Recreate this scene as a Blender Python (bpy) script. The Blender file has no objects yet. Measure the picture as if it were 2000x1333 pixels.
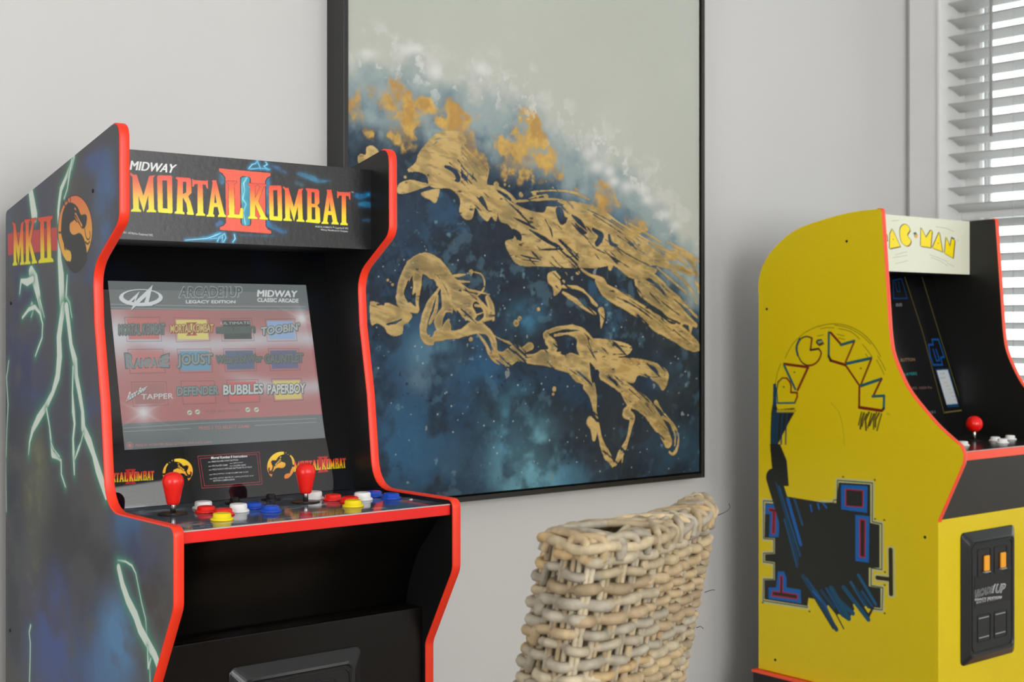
import bpy, bmesh, math, random
import numpy as np
from mathutils import Vector

sc = bpy.context.scene
COL = sc.collection
random.seed(7)
PI = math.pi

# ------------------------------------------------------------------ camera
CAM = Vector((0.0, -2.42, 1.25)); FPX = 2700.0; HOR = 636.0
PHI = math.radians(50.5)
FX, FY = math.cos(PHI), math.sin(PHI)          # camera forward in plan
RX, RY = math.sin(PHI), -math.cos(PHI)         # camera right in plan
cd = bpy.data.cameras.new('camera'); cam = bpy.data.objects.new('camera', cd); COL.objects.link(cam)
cam.location = CAM; cam.rotation_euler = (PI/2, 0, -(PI/2-PHI))
cd.sensor_width = 36; cd.lens = FPX/2000*36; cd.shift_y = -(666.5-HOR)/2000
cd.clip_start = .05; cd.clip_end = 100
cd.dof.use_dof = True; cd.dof.focus_distance = 2.05; cd.dof.aperture_fstop = 9.0
sc.camera = cam

# ------------------------------------------------------------------ world, exposure
sc.view_settings.view_transform = 'Standard'; sc.view_settings.look = 'None'
sc.view_settings.gamma = 1; sc.view_settings.use_curve_mapping = False
sc.view_settings.exposure = -0.19
w = bpy.data.worlds.new('world'); sc.world = w; w.use_nodes = True
bg = w.node_tree.nodes['Background']; bg.inputs[0].default_value = (.93, .96, 1, 1); bg.inputs[1].default_value = 4.0

def area(name, loc, target, sx, sy, watts, col=(1, 1, 1), spread=180):
    l = bpy.data.lights.new(name, 'AREA'); l.shape = 'RECTANGLE'; l.size = sx; l.size_y = sy
    l.energy = watts; l.color = col; l.spread = math.radians(spread)
    o = bpy.data.objects.new(name, l); COL.objects.link(o); o.location = loc
    o.rotation_euler = (Vector(target)-Vector(loc)).to_track_quat('-Z', 'Y').to_euler()
    return o

ROOM = dict(x0=-2.6, x1=3.515, y0=-5.2, y1=0.0, z1=3.0)
# area lamps for daylight; the back and left ones are added fill
area('daylight_window_blind', (2.65, -5.16, 1.75), (1.6, 0, 1.2), 1.3, 1.85, 34, (1, .995, .98))
area('added_fill_back', (.45, -5.16, 1.75), (1.9, 0, 1.3), 2.0, 1.9, 78, (1, .995, .985))  # added fill from an invented window, placed to brighten the back wall evenly
area('added_fill_left', (-2.55, -2.6, 1.6), (1.5, -1.5, 1.3), 1.9, 1.9, 32, (1, 1, 1))  # added fill from an invented window on the unseen left wall

# ------------------------------------------------------------------ helpers
def ray(u, v):
    a = u-1000.0
    return (FX*FPX+RX*a, FY*FPX+RY*a, HOR-v)
def onX(u, v, X):
    d = ray(u, v); t = (X-CAM[0])/d[0]; return (X, CAM[1]+t*d[1], CAM[2]+t*d[2])
def onY(u, v, Y):
    d = ray(u, v); t = (Y-CAM[1])/d[1]; return (CAM[0]+t*d[0], Y, CAM[2]+t*d[2])
def onZ(u, v, Z):
    d = ray(u, v); t = (Z-CAM[2])/d[2]; return (CAM[0]+t*d[0], CAM[1]+t*d[1], Z)

def tag(o, label=None, cat=None, group=None, kind=None):
    if label: o['label'] = label
    if cat: o['category'] = cat
    if group: o['group'] = group
    if kind: o['kind'] = kind
    return o
def empty(name, loc, label, cat, group=None):
    o = bpy.data.objects.new(name, None); COL.objects.link(o); o.location = loc
    o.empty_display_size = .1
    return tag(o, label, cat, group)
def link(name, me, mat, parent=None, smooth=False):
    """world-space mesh -> object (re-based when it gets a parent)"""
    if smooth:
        for p in me.polygons: p.use_smooth = True
    o = bpy.data.objects.new(name, me); COL.objects.link(o)
    if mat is not None and len(me.materials) == 0: me.materials.append(mat)
    if parent is not None:
        base = Vector((0, 0, 0)); p = parent
        while p is not None: base += p.location; p = p.parent
        o.parent = parent; o.location = -base
    return o
def from_bm(name, bm, mat, parent=None, smooth=False):
    me = bpy.data.meshes.new(name); bmesh.ops.recalc_face_normals(bm, faces=bm.faces[:])
    bm.to_mesh(me); bm.free()
    return link(name, me, mat, parent, smooth)
def add_box(bm, x0, x1, y0, y1, z0, z1, bevel=0, seg=2):
    r = bmesh.ops.create_cube(bm, size=1)
    for v in r['verts']:
        v.co = Vector(((x0+x1)/2+v.co.x*(x1-x0), (y0+y1)/2+v.co.y*(y1-y0), (z0+z1)/2+v.co.z*(z1-z0)))
    if bevel:
        es = list({e for v in r['verts'] for e in v.link_edges})
        bmesh.ops.bevel(bm, geom=es, offset=bevel, segments=seg, affect='EDGES', profile=.5)
def box(name, x0, x1, y0, y1, z0, z1, mat, parent=None, bevel=0):
    bm = bmesh.new(); add_box(bm, x0, x1, y0, y1, z0, z1, bevel); return from_bm(name, bm, mat, parent)
def add_prism(bm, pts, x0, x1):
    """polygon of (y,z) extruded along x"""
    a = [bm.verts.new((x0, p[0], p[1])) for p in pts]; b = [bm.verts.new((x1, p[0], p[1])) for p in pts]
    bm.faces.new(a); bm.faces.new(b[::-1]); n = len(pts)
    for i in range(n): bm.faces.new((a[i], b[i], b[(i+1) % n], a[(i+1) % n]))
def add_lathe(bm, cx, cy, prof, n=32, axis='z'):
    rings = []
    for r, z in prof:
        rings.append([bm.verts.new((cx+r*math.cos(2*PI*i/n), cy+r*math.sin(2*PI*i/n), z)) for i in range(n)])
    for a, b in zip(rings, rings[1:]):
        for i in range(n): bm.faces.new((a[i], a[(i+1) % n], b[(i+1) % n], b[i]))
    bm.faces.new(rings[0][::-1]); bm.faces.new(rings[-1])
def fillet(pts, radii, seg=8):
    """round the corners of a closed polygon"""
    out = []; n = len(pts)
    for i in range(n):
        p = Vector(pts[i]); a = Vector(pts[i-1]); b = Vector(pts[(i+1) % n]); r = radii[i]
        if r <= 0: out.append(tuple(p)); continue
        u = (a-p).normalized(); v = (b-p).normalized()
        ang = u.angle(v); d = min(r/math.tan(ang/2), .49*(a-p).length, .49*(b-p).length)
        s, e = p+u*d, p+v*d
        for k in range(seg+1):
            t = k/seg; q = s*(1-t)**2+p*2*t*(1-t)+e*t*t
            out.append(tuple(q))
    return out
def rrect(x0, x1, z0, z1, r, seg=6):
    out = []
    for cx, cz, a in ((x1-r, z1-r, 0), (x0+r, z1-r, 90), (x0+r, z0+r, 180), (x1-r, z0+r, 270)):
        for k in range(seg+1):
            t = math.radians(a+90*k/seg); out.append((cx+r*math.cos(t), cz+r*math.sin(t)))
    return out
def catmull(pts, k=6, closed=False):
    P = [np.array(p, float) for p in pts]; n = len(P); out = []
    rng = range(n) if closed else range(n-1)
    for i in rng:
        if closed: a, b, c, d = P[i-1], P[i], P[(i+1) % n], P[(i+2) % n]
        else: a, b, c, d = P[max(i-1, 0)], P[i], P[i+1], P[min(i+2, n-1)]
        for j in range(k):
            t = j/k
            out.append(.5*((2*b)+(-a+c)*t+(2*a-5*b+4*c-d)*t*t+(-a+3*b-3*c+d)*t**3))
    if not closed: out.append(P[-1])
    return out

# ------------------------------------------------------------------ materials
def srgb(c):
    return tuple(((x/255)/12.92 if x/255 <= .04045 else ((x/255+.055)/1.055)**2.4) for x in c)
def mat(name, rgb, rough=.5, metal=0, spec=.5, bump=0, bscale=60, vary=0, coat=0, vscale=8):
    m = bpy.data.materials.new(name); m.use_nodes = True; nt = m.node_tree; b = nt.nodes['Principled BSDF']
    c = srgb(rgb)+(1,); b.inputs['Base Color'].default_value = c
    b.inputs['Roughness'].default_value = rough; b.inputs['Metallic'].default_value = metal
    b.inputs['Specular IOR Level'].default_value = spec; b.inputs['Coat Weight'].default_value = coat
    b.inputs['Coat Roughness'].default_value = .05
    tc = nt.nodes.new('ShaderNodeTexCoord')
    n = nt.nodes.new('ShaderNodeTexNoise'); n.inputs['Scale'].default_value = vscale; n.inputs['Detail'].default_value = 5
    nt.links.new(tc.outputs['Object'], n.inputs['Vector'])
    r = nt.nodes.new('ShaderNodeValToRGB'); v = vary if vary else .02
    r.color_ramp.elements[0].position = .3; r.color_ramp.elements[1].position = .7
    r.color_ramp.elements[0].color = tuple(x*(1-v) for x in c[:3])+(1,)
    r.color_ramp.elements[1].color = tuple(min(1, x*(1+v)) for x in c[:3])+(1,)
    nt.links.new(n.outputs['Fac'], r.inputs['Fac']); nt.links.new(r.outputs['Color'], b.inputs['Base Color'])
    if bump:
        n2 = nt.nodes.new('ShaderNodeTexNoise'); n2.inputs['Scale'].default_value = bscale; n2.inputs['Detail'].default_value = 4
        nt.links.new(tc.outputs['Object'], n2.inputs['Vector'])
        bp = nt.nodes.new('ShaderNodeBump'); bp.inputs['Strength'].default_value = bump; bp.inputs['Distance'].default_value = .002
        nt.links.new(n2.outputs['Fac'], bp.inputs['Height']); nt.links.new(bp.outputs['Normal'], b.inputs['Normal'])
    return m
def art_mat(name, rough=.4, spec=.5, bump=0, bscale=300, emit=0, metal_attr=False, coat=0):
    m = bpy.data.materials.new(name); m.use_nodes = True; nt = m.node_tree; b = nt.nodes['Principled BSDF']
    a = nt.nodes.new('ShaderNodeAttribute'); a.attribute_name = 'Col'
    b.inputs['Roughness'].default_value = rough; b.inputs['Specular IOR Level'].default_value = spec
    b.inputs['Coat Weight'].default_value = coat; b.inputs['Coat Roughness'].default_value = .03
    if emit:
        b.inputs['Base Color'].default_value = (.012, .013, .014, 1)
        nt.links.new(a.outputs['Color'], b.inputs['Emission Color']); b.inputs['Emission Strength'].default_value = emit
    else: nt.links.new(a.outputs['Color'], b.inputs['Base Color'])
    if metal_attr:
        g = nt.nodes.new('ShaderNodeAttribute'); g.attribute_name = 'Gold'
        mm = nt.nodes.new('ShaderNodeMath'); mm.operation = 'MULTIPLY'; mm.inputs[1].default_value = .12
        nt.links.new(g.outputs['Fac'], mm.inputs[0]); nt.links.new(mm.outputs[0], b.inputs['Metallic'])
    if bump:
        tc = nt.nodes.new('ShaderNodeTexCoord')
        n2 = nt.nodes.new('ShaderNodeTexNoise'); n2.inputs['Scale'].default_value = bscale; n2.inputs['Detail'].default_value = 3
        nt.links.new(tc.outputs['Object'], n2.inputs['Vector'])
        bp = nt.nodes.new('ShaderNodeBump'); bp.inputs['Strength'].default_value = bump; bp.inputs['Distance'].default_value = .002
        nt.links.new(n2.outputs['Fac'], bp.inputs['Height']); nt.links.new(bp.outputs['Normal'], b.inputs['Normal'])
    return m

# ------------------------------------------------------------------ artwork painted per vertex of a fine grid
def fbm(h, w, cell, octv=4, seed=0, ax=1.0):
    rng = np.random.RandomState(seed); out = np.zeros((h, w)); amp = 1; tot = 0
    for o in range(octv):
        cy, cx = max(cell/(2**o), 1.01), max(cell*ax/(2**o), 1.01)
        gh, gw = int(h/cy)+3, int(w/cx)+3; g = rng.rand(gh, gw)
        y = np.arange(h)/cy; x = np.arange(w)/cx; yi = y.astype(int); xi = x.astype(int)
        fy = (y-yi); fx = (x-xi); fy = fy*fy*(3-2*fy); fx = fx*fx*(3-2*fx)
        a = g[np.ix_(yi, xi)]; b = g[np.ix_(yi, xi+1)]; c = g[np.ix_(yi+1, xi)]; d = g[np.ix_(yi+1, xi+1)]
        out += amp*((a*(1-fx)+b*fx)*(1-fy)[:, None]+(c*(1-fx)+d*fx)*fy[:, None]); tot += amp; amp *= .55
    return out/tot
def lin(c, gain=1.0): return np.array(srgb(c))*gain
def ss(x, a, b):
    t = np.clip((x-a)/(b-a), 0, 1); return t*t*(3-2*t)

class Art:
    SS = 3
    def __init__(s, a0, a1, b0, b1, step_a, step_b, to2d, to3d, base, gain=1.0):
        s.a0, s.a1, s.b0, s.b1 = a0, a1, b0, b1
        s.w = int(round((a1-a0)/step_a))+1; s.h = int(round((b1-b0)/step_b))+1
        s.da = (a1-a0)/(s.w-1); s.db = (b1-b0)/(s.h-1); s.to2d = to2d; s.to3d = to3d; s.gain = gain
        s.img = np.ones((s.h, s.w, 3))*lin(base, gain)
        s.A, s.B = np.meshgrid(a0+np.arange(s.w)*s.da, b0+np.arange(s.h)*s.db)
        s.height = np.zeros((s.h, s.w)); s.gold = np.zeros((s.h, s.w)); s.off = (0, 0)
    def P(s, pts, px=True):
        return [s.to2d(*p[:2]) for p in pts] if px else [tuple(p[:2]) for p in pts]
    def c(s, col): return lin(col, s.gain)
    def fillmask(s, polys):
        """polys in plane coordinates, even-odd, antialiased"""
        k = s.SS
        al = np.array([p for q in polys for p in q]); 
        j0 = max(int((al[:, 0].min()-s.a0)/s.da)-1, 0); j1 = min(int((al[:, 0].max()-s.a0)/s.da)+2, s.w-1)
        i0 = max(int((al[:, 1].min()-s.b0)/s.db)-1, 0); i1 = min(int((al[:, 1].max()-s.b0)/s.db)+2, s.h-1)
        if j1 < j0 or i1 < i0: return None
        H = (i1-i0+1)*k; W = (j1-j0+1)*k; par = np.zeros((H, W+1), np.int32)
        for q in polys:
            n = len(q)
            for i in range(n):
                x0 = ((q[i][0]-s.a0)/s.da-j0+.5)*k; y0 = ((q[i][1]-s.b0)/s.db-i0+.5)*k
                x1 = ((q[(i+1) % n][0]-s.a0)/s.da-j0+.5)*k; y1 = ((q[(i+1) % n][1]-s.b0)/s.db-i0+.5)*k
                if y0 > y1: x0, y0, x1, y1 = x1, y1, x0, y0
                r0 = max(int(math.ceil(y0-.5)), 0); r1 = min(int(math.ceil(y1-.5)), H)
                if r1 <= r0: continue
                rr = np.arange(r0, r1); xc = x0+(rr+.5-y0)*(x1-x0)/(y1-y0)
                cc = np.clip(np.ceil(xc-.5), 0, W).astype(int)
                np.add.at(par, (rr, cc), 1)
        m = (np.cumsum(par, 1)[:, :W] % 2).reshape(i1-i0+1, k, j1-j0+1, k).mean((1, 3))
        return m, slice(i0, i1+1), slice(j0, j1+1)
    def blend(s, m, sl, col, alpha=1.0):
        t = s.img[sl]; mm = (m*alpha)[..., None]
        s.img[sl] = t*(1-mm)+(col if isinstance(col, np.ndarray) and col.ndim == 3 else np.asarray(col))*mm
    def poly(s, pts, col, alpha=1.0, holes=(), px=True, gold=0, smooth=0):
        if smooth: pts = [tuple(q) for q in catmull([p[:2] for p in pts], smooth, True)]
        r = s.fillmask([s.P(pts, px)]+[s.P(h, px) for h in holes])
        if r is None: return
        m, i, j = r; s.blend(m, (i, j), s.c(col), alpha)
    def sdf(s, pts, wd, px=True, smooth=4, pad=.0):
        """signed distance (m, negative inside) to a variable-width polyline; widths in photo pixels"""
        if len(pts[0]) == 2: pts = [(p[0], p[1], wd) for p in pts]
        if px:
            q3 = Vector(s.to3d(*s.to2d(*pts[0][:2])))-CAM; dep = q3.x*FX+q3.y*FY; sw = dep/FPX
        else: sw = 1
        q = [tuple(s.P([p], px)[0])+(p[2]*sw/2,) for p in pts]
        if smooth and len(q) > 2: q = [tuple(x) for x in catmull(q, smooth)]
        out = None
        rm = max(x[2] for x in q)+pad+2*max(s.da, s.db)
        ax = [x[0] for x in q]; bx = [x[1] for x in q]
        j0 = max(int((min(ax)-rm-s.a0)/s.da), 0); j1 = min(int((max(ax)+rm-s.a0)/s.da)+1, s.w-1)
        i0 = max(int((min(bx)-rm-s.b0)/s.db), 0); i1 = min(int((max(bx)+rm-s.b0)/s.db)+1, s.h-1)
        if j1 <= j0 or i1 <= i0: return None
        A = s.A[i0:i1+1, j0:j1+1]; B = s.B[i0:i1+1, j0:j1+1]; out = np.full(A.shape, 9.0)
        for p0, p1 in zip(q, q[1:]):
            dx, dy = p1[0]-p0[0], p1[1]-p0[1]; L2 = dx*dx+dy*dy+1e-12
            t = np.clip(((A-p0[0])*dx+(B-p0[1])*dy)/L2, 0, 1)
            d = np.hypot(A-p0[0]-t*dx, B-p0[1]-t*dy)-(p0[2]+(p1[2]-p0[2])*t)
            np.minimum(out, d, out)
        return out, slice(i0, i1+1), slice(j0, j1+1)
    def stroke(s, pts, wd, col, alpha=1.0, px=True, smooth=4):
        r = s.sdf(pts, wd, px, smooth)
        if r is None: return
        d, i, j = r; aa = max(s.da, s.db); s.blend(np.clip(.5-d/aa, 0, 1), (i, j), s.c(col), alpha)
    def glow(s, pts, wd, rad, col, core, alpha=.8, smooth=0):
        q3 = Vector(s.to3d(*s.to2d(*pts[0][:2])))-CAM; sw = (q3.x*FX+q3.y*FY)/FPX
        r = s.sdf(pts, wd, True, smooth, pad=rad*sw*3)
        if r is None: return
        d, i, j = r; g = np.exp(-(np.maximum(d, 0)/(rad*sw))**1.3)
        s.blend(g, (i, j), s.c(col), alpha)
        s.blend(np.clip(.5-d/max(s.da, s.db), 0, 1), (i, j), s.c(core), 1)
    def quadmap(s, quad, px=True):
        """unit square -> plane through four corners bl, br, tr, tl"""
        bl, br, tr, tl = [np.array(q) for q in s.P(quad, px)]
        return lambda x, y: tuple(bl*(1-x)*(1-y)+br*x*(1-y)+tr*x*y+tl*(1-x)*y)
    def glyph(s, polys, quad, colf, alpha=1, grow=0):
        f = s.quadmap(quad); r = s.fillmask([[f(*p) for p in q] for q in polys])
        if r is None: return
        m, i, j = r
        if callable(colf):
            bb = s.B[i, j]; lo = min(f(0, 0)[1], f(1, 0)[1]); hi = max(f(0, 1)[1], f(1, 1)[1])
            col = colf(np.clip((bb-lo)/(hi-lo), 0, 1))*s.gain
        else: col = s.c(colf)
        s.blend(m, (i, j), col, alpha)
    def text(s, body, quad, col, alpha=1, bold=0, shear=0, px=True):
        tr = text_tris(body, bold, shear); f = s.quadmap(quad, px)
        T = [[f(*p) for p in t] for t in tr]
        if not T: return
        al = np.array([p for q in T for p in q])
        k = s.SS
        j0 = max(int((al[:, 0].min()-s.a0)/s.da)-1, 0); j1 = min(int((al[:, 0].max()-s.a0)/s.da)+2, s.w-1)
        i0 = max(int((al[:, 1].min()-s.b0)/s.db)-1, 0); i1 = min(int((al[:, 1].max()-s.b0)/s.db)+2, s.h-1)
        if j1 <= j0 or i1 <= i0: return
        H = (i1-i0+1)*k; W = (j1-j0+1)*k; m = np.zeros((H, W), bool)
        for t in T:
            g = [(((p[0]-s.a0)/s.da-j0+.5)*k-.5, ((p[1]-s.b0)/s.db-i0+.5)*k-.5) for p in t]
            if abs((g[1][0]-g[0][0])*(g[2][1]-g[0][1])-(g[2][0]-g[0][0])*(g[1][1]-g[0][1])) < .02: continue
            x0 = max(int(min(p[0] for p in g)), 0); x1 = min(int(max(p[0] for p in g))+2, W)
            y0 = max(int(min(p[1] for p in g)), 0); y1 = min(int(max(p[1] for p in g))+2, H)
            if x1 <= x0 or y1 <= y0: continue
            X, Y = np.meshgrid(np.arange(x0, x1), np.arange(y0, y1))
            e = [(g[(q+1) % 3][0]-g[q][0])*(Y-g[q][1])-(g[(q+1) % 3][1]-g[q][1])*(X-g[q][0]) for q in range(3)]
            m[y0:y1, x0:x1] |= ((e[0] >= 0) & (e[1] >= 0) & (e[2] >= 0)) | ((e[0] <= 0) & (e[1] <= 0) & (e[2] <= 0))
        mm = m.reshape(i1-i0+1, k, j1-j0+1, k).mean((1, 3))
        s.blend(mm, (slice(i0, i1+1), slice(j0, j1+1)), s.c(col), alpha)
    def mesh(s, name, material, parent, clip=None, disp=None, gold=False):
        A, B = s.A.copy(), s.B.copy(); keep = None
        if clip is not None:
            r = s.fillmask([clip]); ins = np.zeros((s.h, s.w), bool); ins[r[1], r[2]] = r[0] > .5
            cell = ins[:-1, :-1] | ins[1:, :-1] | ins[:-1, 1:] | ins[1:, 1:]
            near = np.zeros((s.h, s.w), bool)
            near[:-1, :-1] |= cell; near[1:, :-1] |= cell; near[:-1, 1:] |= cell; near[1:, 1:] |= cell
            idx = np.argwhere(near & ~ins); C = np.array(clip)
            pa, pb = A[near & ~ins], B[near & ~ins]; best = np.full(len(pa), 1e9); ba = pa.copy(); bb = pb.copy()
            for i in range(len(C)):
                p, q = C[i], C[(i+1) % len(C)]; d = q-p; L2 = d@d+1e-14
                t = np.clip(((pa-p[0])*d[0]+(pb-p[1])*d[1])/L2, 0, 1); xa = p[0]+t*d[0]; xb = p[1]+t*d[1]
                dd = (pa-xa)**2+(pb-xb)**2; k = dd < best; best[k] = dd[k]; ba[k] = xa[k]; bb[k] = xb[k]
            A[near & ~ins] = ba; B[near & ~ins] = bb; keep = cell
        xyz = s.to3d(A, B); xyz = [np.broadcast_to(np.asarray(c, float), A.shape) for c in xyz]
        co = np.stack(xyz, -1)
        if disp is not None: co = co+np.array(disp)*s.height[..., None]
        n = s.h*s.w; ids = np.arange(n).reshape(s.h, s.w)
        q = np.stack([ids[:-1, :-1], ids[:-1, 1:], ids[1:, 1:], ids[1:, :-1]], -1)
        q = q[keep] if keep is not None else q.reshape(-1, 4)
        used = np.unique(q); remap = np.full(n, -1); remap[used] = np.arange(len(used)); q = remap[q]
        co = co.reshape(-1, 3)[used]; colr = np.clip(s.img, 0, 1).reshape(-1, 3)[used]
        me = bpy.data.meshes.new(name); me.vertices.add(len(co)); me.vertices.foreach_set('co', co.ravel())
        me.loops.add(q.size); me.loops.foreach_set('vertex_index', q.ravel().astype(np.int32))
        me.polygons.add(len(q)); me.polygons.foreach_set('loop_start', (np.arange(len(q))*4).astype(np.int32))
        me.polygons.foreach_set('loop_total', np.full(len(q), 4, np.int32))
        at = me.color_attributes.new('Col', 'FLOAT_COLOR', 'POINT')
        at.data.foreach_set('color', np.concatenate([colr, np.ones((len(colr), 1))], 1).ravel())
        if gold:
            ga = me.attributes.new('Gold', 'FLOAT', 'POINT'); ga.data.foreach_set('value', s.gold.ravel()[used])
        me.update(); me.validate()
        if disp is not None: me.polygons.foreach_set('use_smooth', np.ones(len(q), bool))
        return link(name, me, material, parent)

_tc = {}
def text_tris(body, bold=0, shear=0):
    key = (body, bold, shear)
    if key in _tc: return _tc[key]
    cu = bpy.data.curves.new('lettering', 'FONT'); cu.body = body; cu.offset = bold; cu.shear = shear; cu.resolution_u = 3
    o = bpy.data.objects.new('lettering', cu); COL.objects.link(o)
    bpy.context.view_layer.update()
    dg = bpy.context.evaluated_depsgraph_get(); me = bpy.data.meshes.new_from_object(o.evaluated_get(dg))
    me.calc_loop_triangles(); co = np.array([v.co[:2] for v in me.vertices]) if len(me.vertices) else np.zeros((0, 2))
    out = []
    if len(co):
        lo = co.min(0); hi = co.max(0); co = (co-lo)/(hi-lo+1e-9)
        out = [[tuple(co[i]) for i in t.vertices] for t in me.loop_triangles]
    bpy.data.objects.remove(o); bpy.data.curves.remove(cu); bpy.data.meshes.remove(me)
    _tc[key] = out; return out

# condensed serif capitals used by the red-edged cabinet (unit squares)
GL = {
 'M': [[(0,0),(0,.04),(.09,.08),(.07,.9),(-.03,.98),(0,1.02),(.1,.97),(.24,.97),(.5,.42),(.74,.95),(.98,.98),(.9,.9),(.92,.08),(1.0,.04),(1,0),(.62,0),(.62,.04),(.70,.08),(.69,.45),(.5,0),(.30,.42),(.32,.08),(.40,.04),(.40,0)]],
 'O': [[(0,.04),(0,.96),(.06,1),(.94,1),(1,.96),(1,.04),(.94,0),(.06,0)],[(.34,.12),(.34,.87),(.66,.87),(.66,.12)]],
 'R': [[(0,0),(0,.04),(.1,.08),(.1,.92),(-.04,.97),(0,1),(.85,1),(.92,.95),(.92,.6),(.72,.5),(.85,.35),(.97,.1),(1,.04),(1,0),(.66,0),(.62,.05),(.68,.08),(.62,.3),(.42,.46),(.42,.08),(.52,.04),(.52,0)],[(.42,.55),(.42,.89),(.62,.89),(.62,.6)]],
 'T': [[(.22,0),(.22,.04),(.32,.08),(.34,.87),(.14,.86),(.08,.78),(0,.79),(0,1),(.1,.97),(.9,.97),(1,1),(1,.75),(.92,.78),(.86,.86),(.66,.87),(.68,.08),(.80,.04),(.80,0)]],
 'A': [[(0,0),(0,.04),(.08,.07),(.3,.93),(.24,1),(.66,1),(.68,.93),(.93,.08),(1,.04),(1,0),(.58,0),(.58,.04),(.66,.08),(.6,.27),(.38,.27),(.33,.08),(.40,.04),(.40,0)],[(.41,.38),(.48,.66),(.56,.38)]],
 'L': [[(0,0),(0,.04),(.12,.08),(.12,.92),(0,.96),(0,1),(.6,1),(.6,.96),(.46,.92),(.46,.1),(.75,.1),(.85,.28),(1,.28),(1,0)]],
 'K': [[(0,0),(0,.04),(.1,.08),(.1,.92),(0,.96),(0,1),(.5,1),(.5,.96),(.38,.92),(.38,.58),(.65,.92),(.55,.96),(.55,1),(1,1),(1,.96),(.85,.92),(.55,.5),(.95,.08),(1.05,.04),(1.05,0),(.6,0),(.6,.04),(.66,.07),(.38,.42),(.38,.08),(.5,.04),(.5,0)]],
 'B': [[(0,0),(0,.04),(.1,.08),(.1,.92),(0,.96),(0,1),(.85,1),(.95,.95),(.95,.6),(.8,.52),(.97,.44),(1,.05),(.9,0)],[(.4,.1),(.4,.46),(.66,.46),(.66,.1)],[(.4,.56),(.4,.9),(.62,.9),(.62,.56)]],
 'II': [[(0,0),(0,.05),(.14,.1),(.14,.9),(0,.95),(0,1),(1,1),(1,.95),(.86,.9),(.86,.1),(1,.05),(1,0)],[(.41,.1),(.41,.9),(.59,.9),(.59,.1)]],
}
def fire(t):
    stops = [(0, (238,238,20)), (.3, (252,214,20)), (.55, (252,150,40)), (.8, (242,92,40)), (1, (232,70,48))]
    out = np.zeros(t.shape+(3,)); cs = [lin(c) for _, c in stops]; xs = [x for x, _ in stops]
    for k in range(3): out[..., k] = np.interp(t, xs, [c[k] for c in cs])
    return out
def lerp(a, b, t): return tuple(a[i]+(b[i]-a[i])*t for i in range(len(a)))
def word(art, spec, q, colf, alpha=1):
    """letters laid between the four corners of a band; spec = [(glyph, x0, x1)] in 0..1"""
    bl, br, tr, tl = q
    for g, x0, x1 in spec:
        qq = (lerp(bl, br, x0), lerp(bl, br, x1), lerp(tl, tr, x1), lerp(tl, tr, x0))
        art.glyph(GL[g], qq, colf, alpha)
MK_SPEC = [('M',0,.118),('O',.124,.193),('R',.205,.286),('T',.288,.352),('A',.352,.440),('L',.441,.512),('K',.536,.618),('O',.632,.692),('M',.694,.785),('B',.792,.864),('A',.868,.942),('T',.936,1.0)]
DRAGON_CUT = [(.55,.96),(.42,.98),(.30,.93),(.22,.86),(.17,.80),(.12,.82),(.10,.74),(.05,.66),(.06,.52),(.03,.47),(.08,.44),(.11,.34),(.14,.24),(.20,.20),(.28,.24),(.30,.16),(.26,.08),(.36,.02),(.5,-.02),(.66,.0),(.82,.08),(.86,.18),(.84,.32),(.78,.46),(.70,.53),(.58,.55),(.46,.53),(.37,.58),(.34,.66),(.40,.64),(.47,.68),(.50,.66),(.58,.62),(.64,.56),(.72,.50),(.80,.52),(.84,.60),(.86,.68),(.78,.72),(.70,.70),(.68,.76),(.64,.82),(.58,.86),(.50,.88),(.44,.90)]
def emblem(art, quad, top, bot, dark):
    """round dragon badge"""
    f = lambda x, y: lerp(lerp(quad[0], quad[1], x), lerp(quad[3], quad[2], x), y)
    def cf(t):
        a, b = lin(bot), lin(top); return a+(b-a)*t[..., None]
    ci = [(.5+.5*math.cos(2*PI*k/48), .5+.5*math.sin(2*PI*k/48)) for k in range(48)]
    co = [(.5+.52*math.cos(2*PI*k/48), .5+.515*math.sin(2*PI*k/48)) for k in range(48)]
    art.glyph([co], quad, dark); art.glyph([ci], quad, cf)
    S = lambda p, k=4: [tuple(x) for x in catmull(p, k, True)]
    # body: neck sweeping from the head round to the tail at lower left
    body = [(.10,.62),(.13,.74),(.20,.84),(.30,.90),(.42,.90),(.54,.86),(.62,.80),(.66,.74),(.70,.71),(.80,.72),(.86,.68),(.84,.58),(.80,.52),(.73,.50),(.68,.53),(.60,.60),(.52,.67),(.50,.70),(.55,.66),(.60,.62),(.56,.60),(.50,.64),(.44,.62),(.38,.60),(.35,.56),(.36,.48),(.42,.43),(.50,.42),(.60,.44),(.68,.43),(.76,.36),(.82,.24),(.85,.10),(.84,.02),(.70,-.10),(.52,-.16),(.36,-.10),(.22,.04),(.36,.02),(.40,.10),(.36,.18),(.26,.20),(.20,.20),(.17,.30),(.12,.38),(.09,.48)]
    art.glyph([S(body, 3)], quad, dark)
    art.glyph([S([(.50,.72),(.54,.71),(.64,.60),(.70,.53),(.72,.56),(.66,.62),(.58,.70),(.53,.75)], 3)], quad, cf)
    art.glyph([[(.49,.80),(.55,.78),(.54,.81),(.50,.83)]], quad, cf)
    art.glyph([S([(.10,.20),(.18,.10),(.28,.03),(.36,.06),(.38,.13),(.33,.18),(.26,.16),(.24,.24),(.22,.15),(.16,.20),(.14,.30),(.10,.34)], 3)], quad, cf)
    for p in ([(.78,.50),(.80,.42),(.84,.35),(.90,.34),(.94,.38),(.93,.45)], [(.80,.30),(.86,.27),(.92,.30)], [(.02,.47),(.06,.46),(.10,.48)], [(.30,.90),(.26,.96),(.24,.92)], [(.20,.86),(.15,.92)], [(.36,.92),(.36,.99)]):
        art.stroke([f(*q) for q in p], 3.0 if len(p) > 3 else 4, dark)

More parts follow.
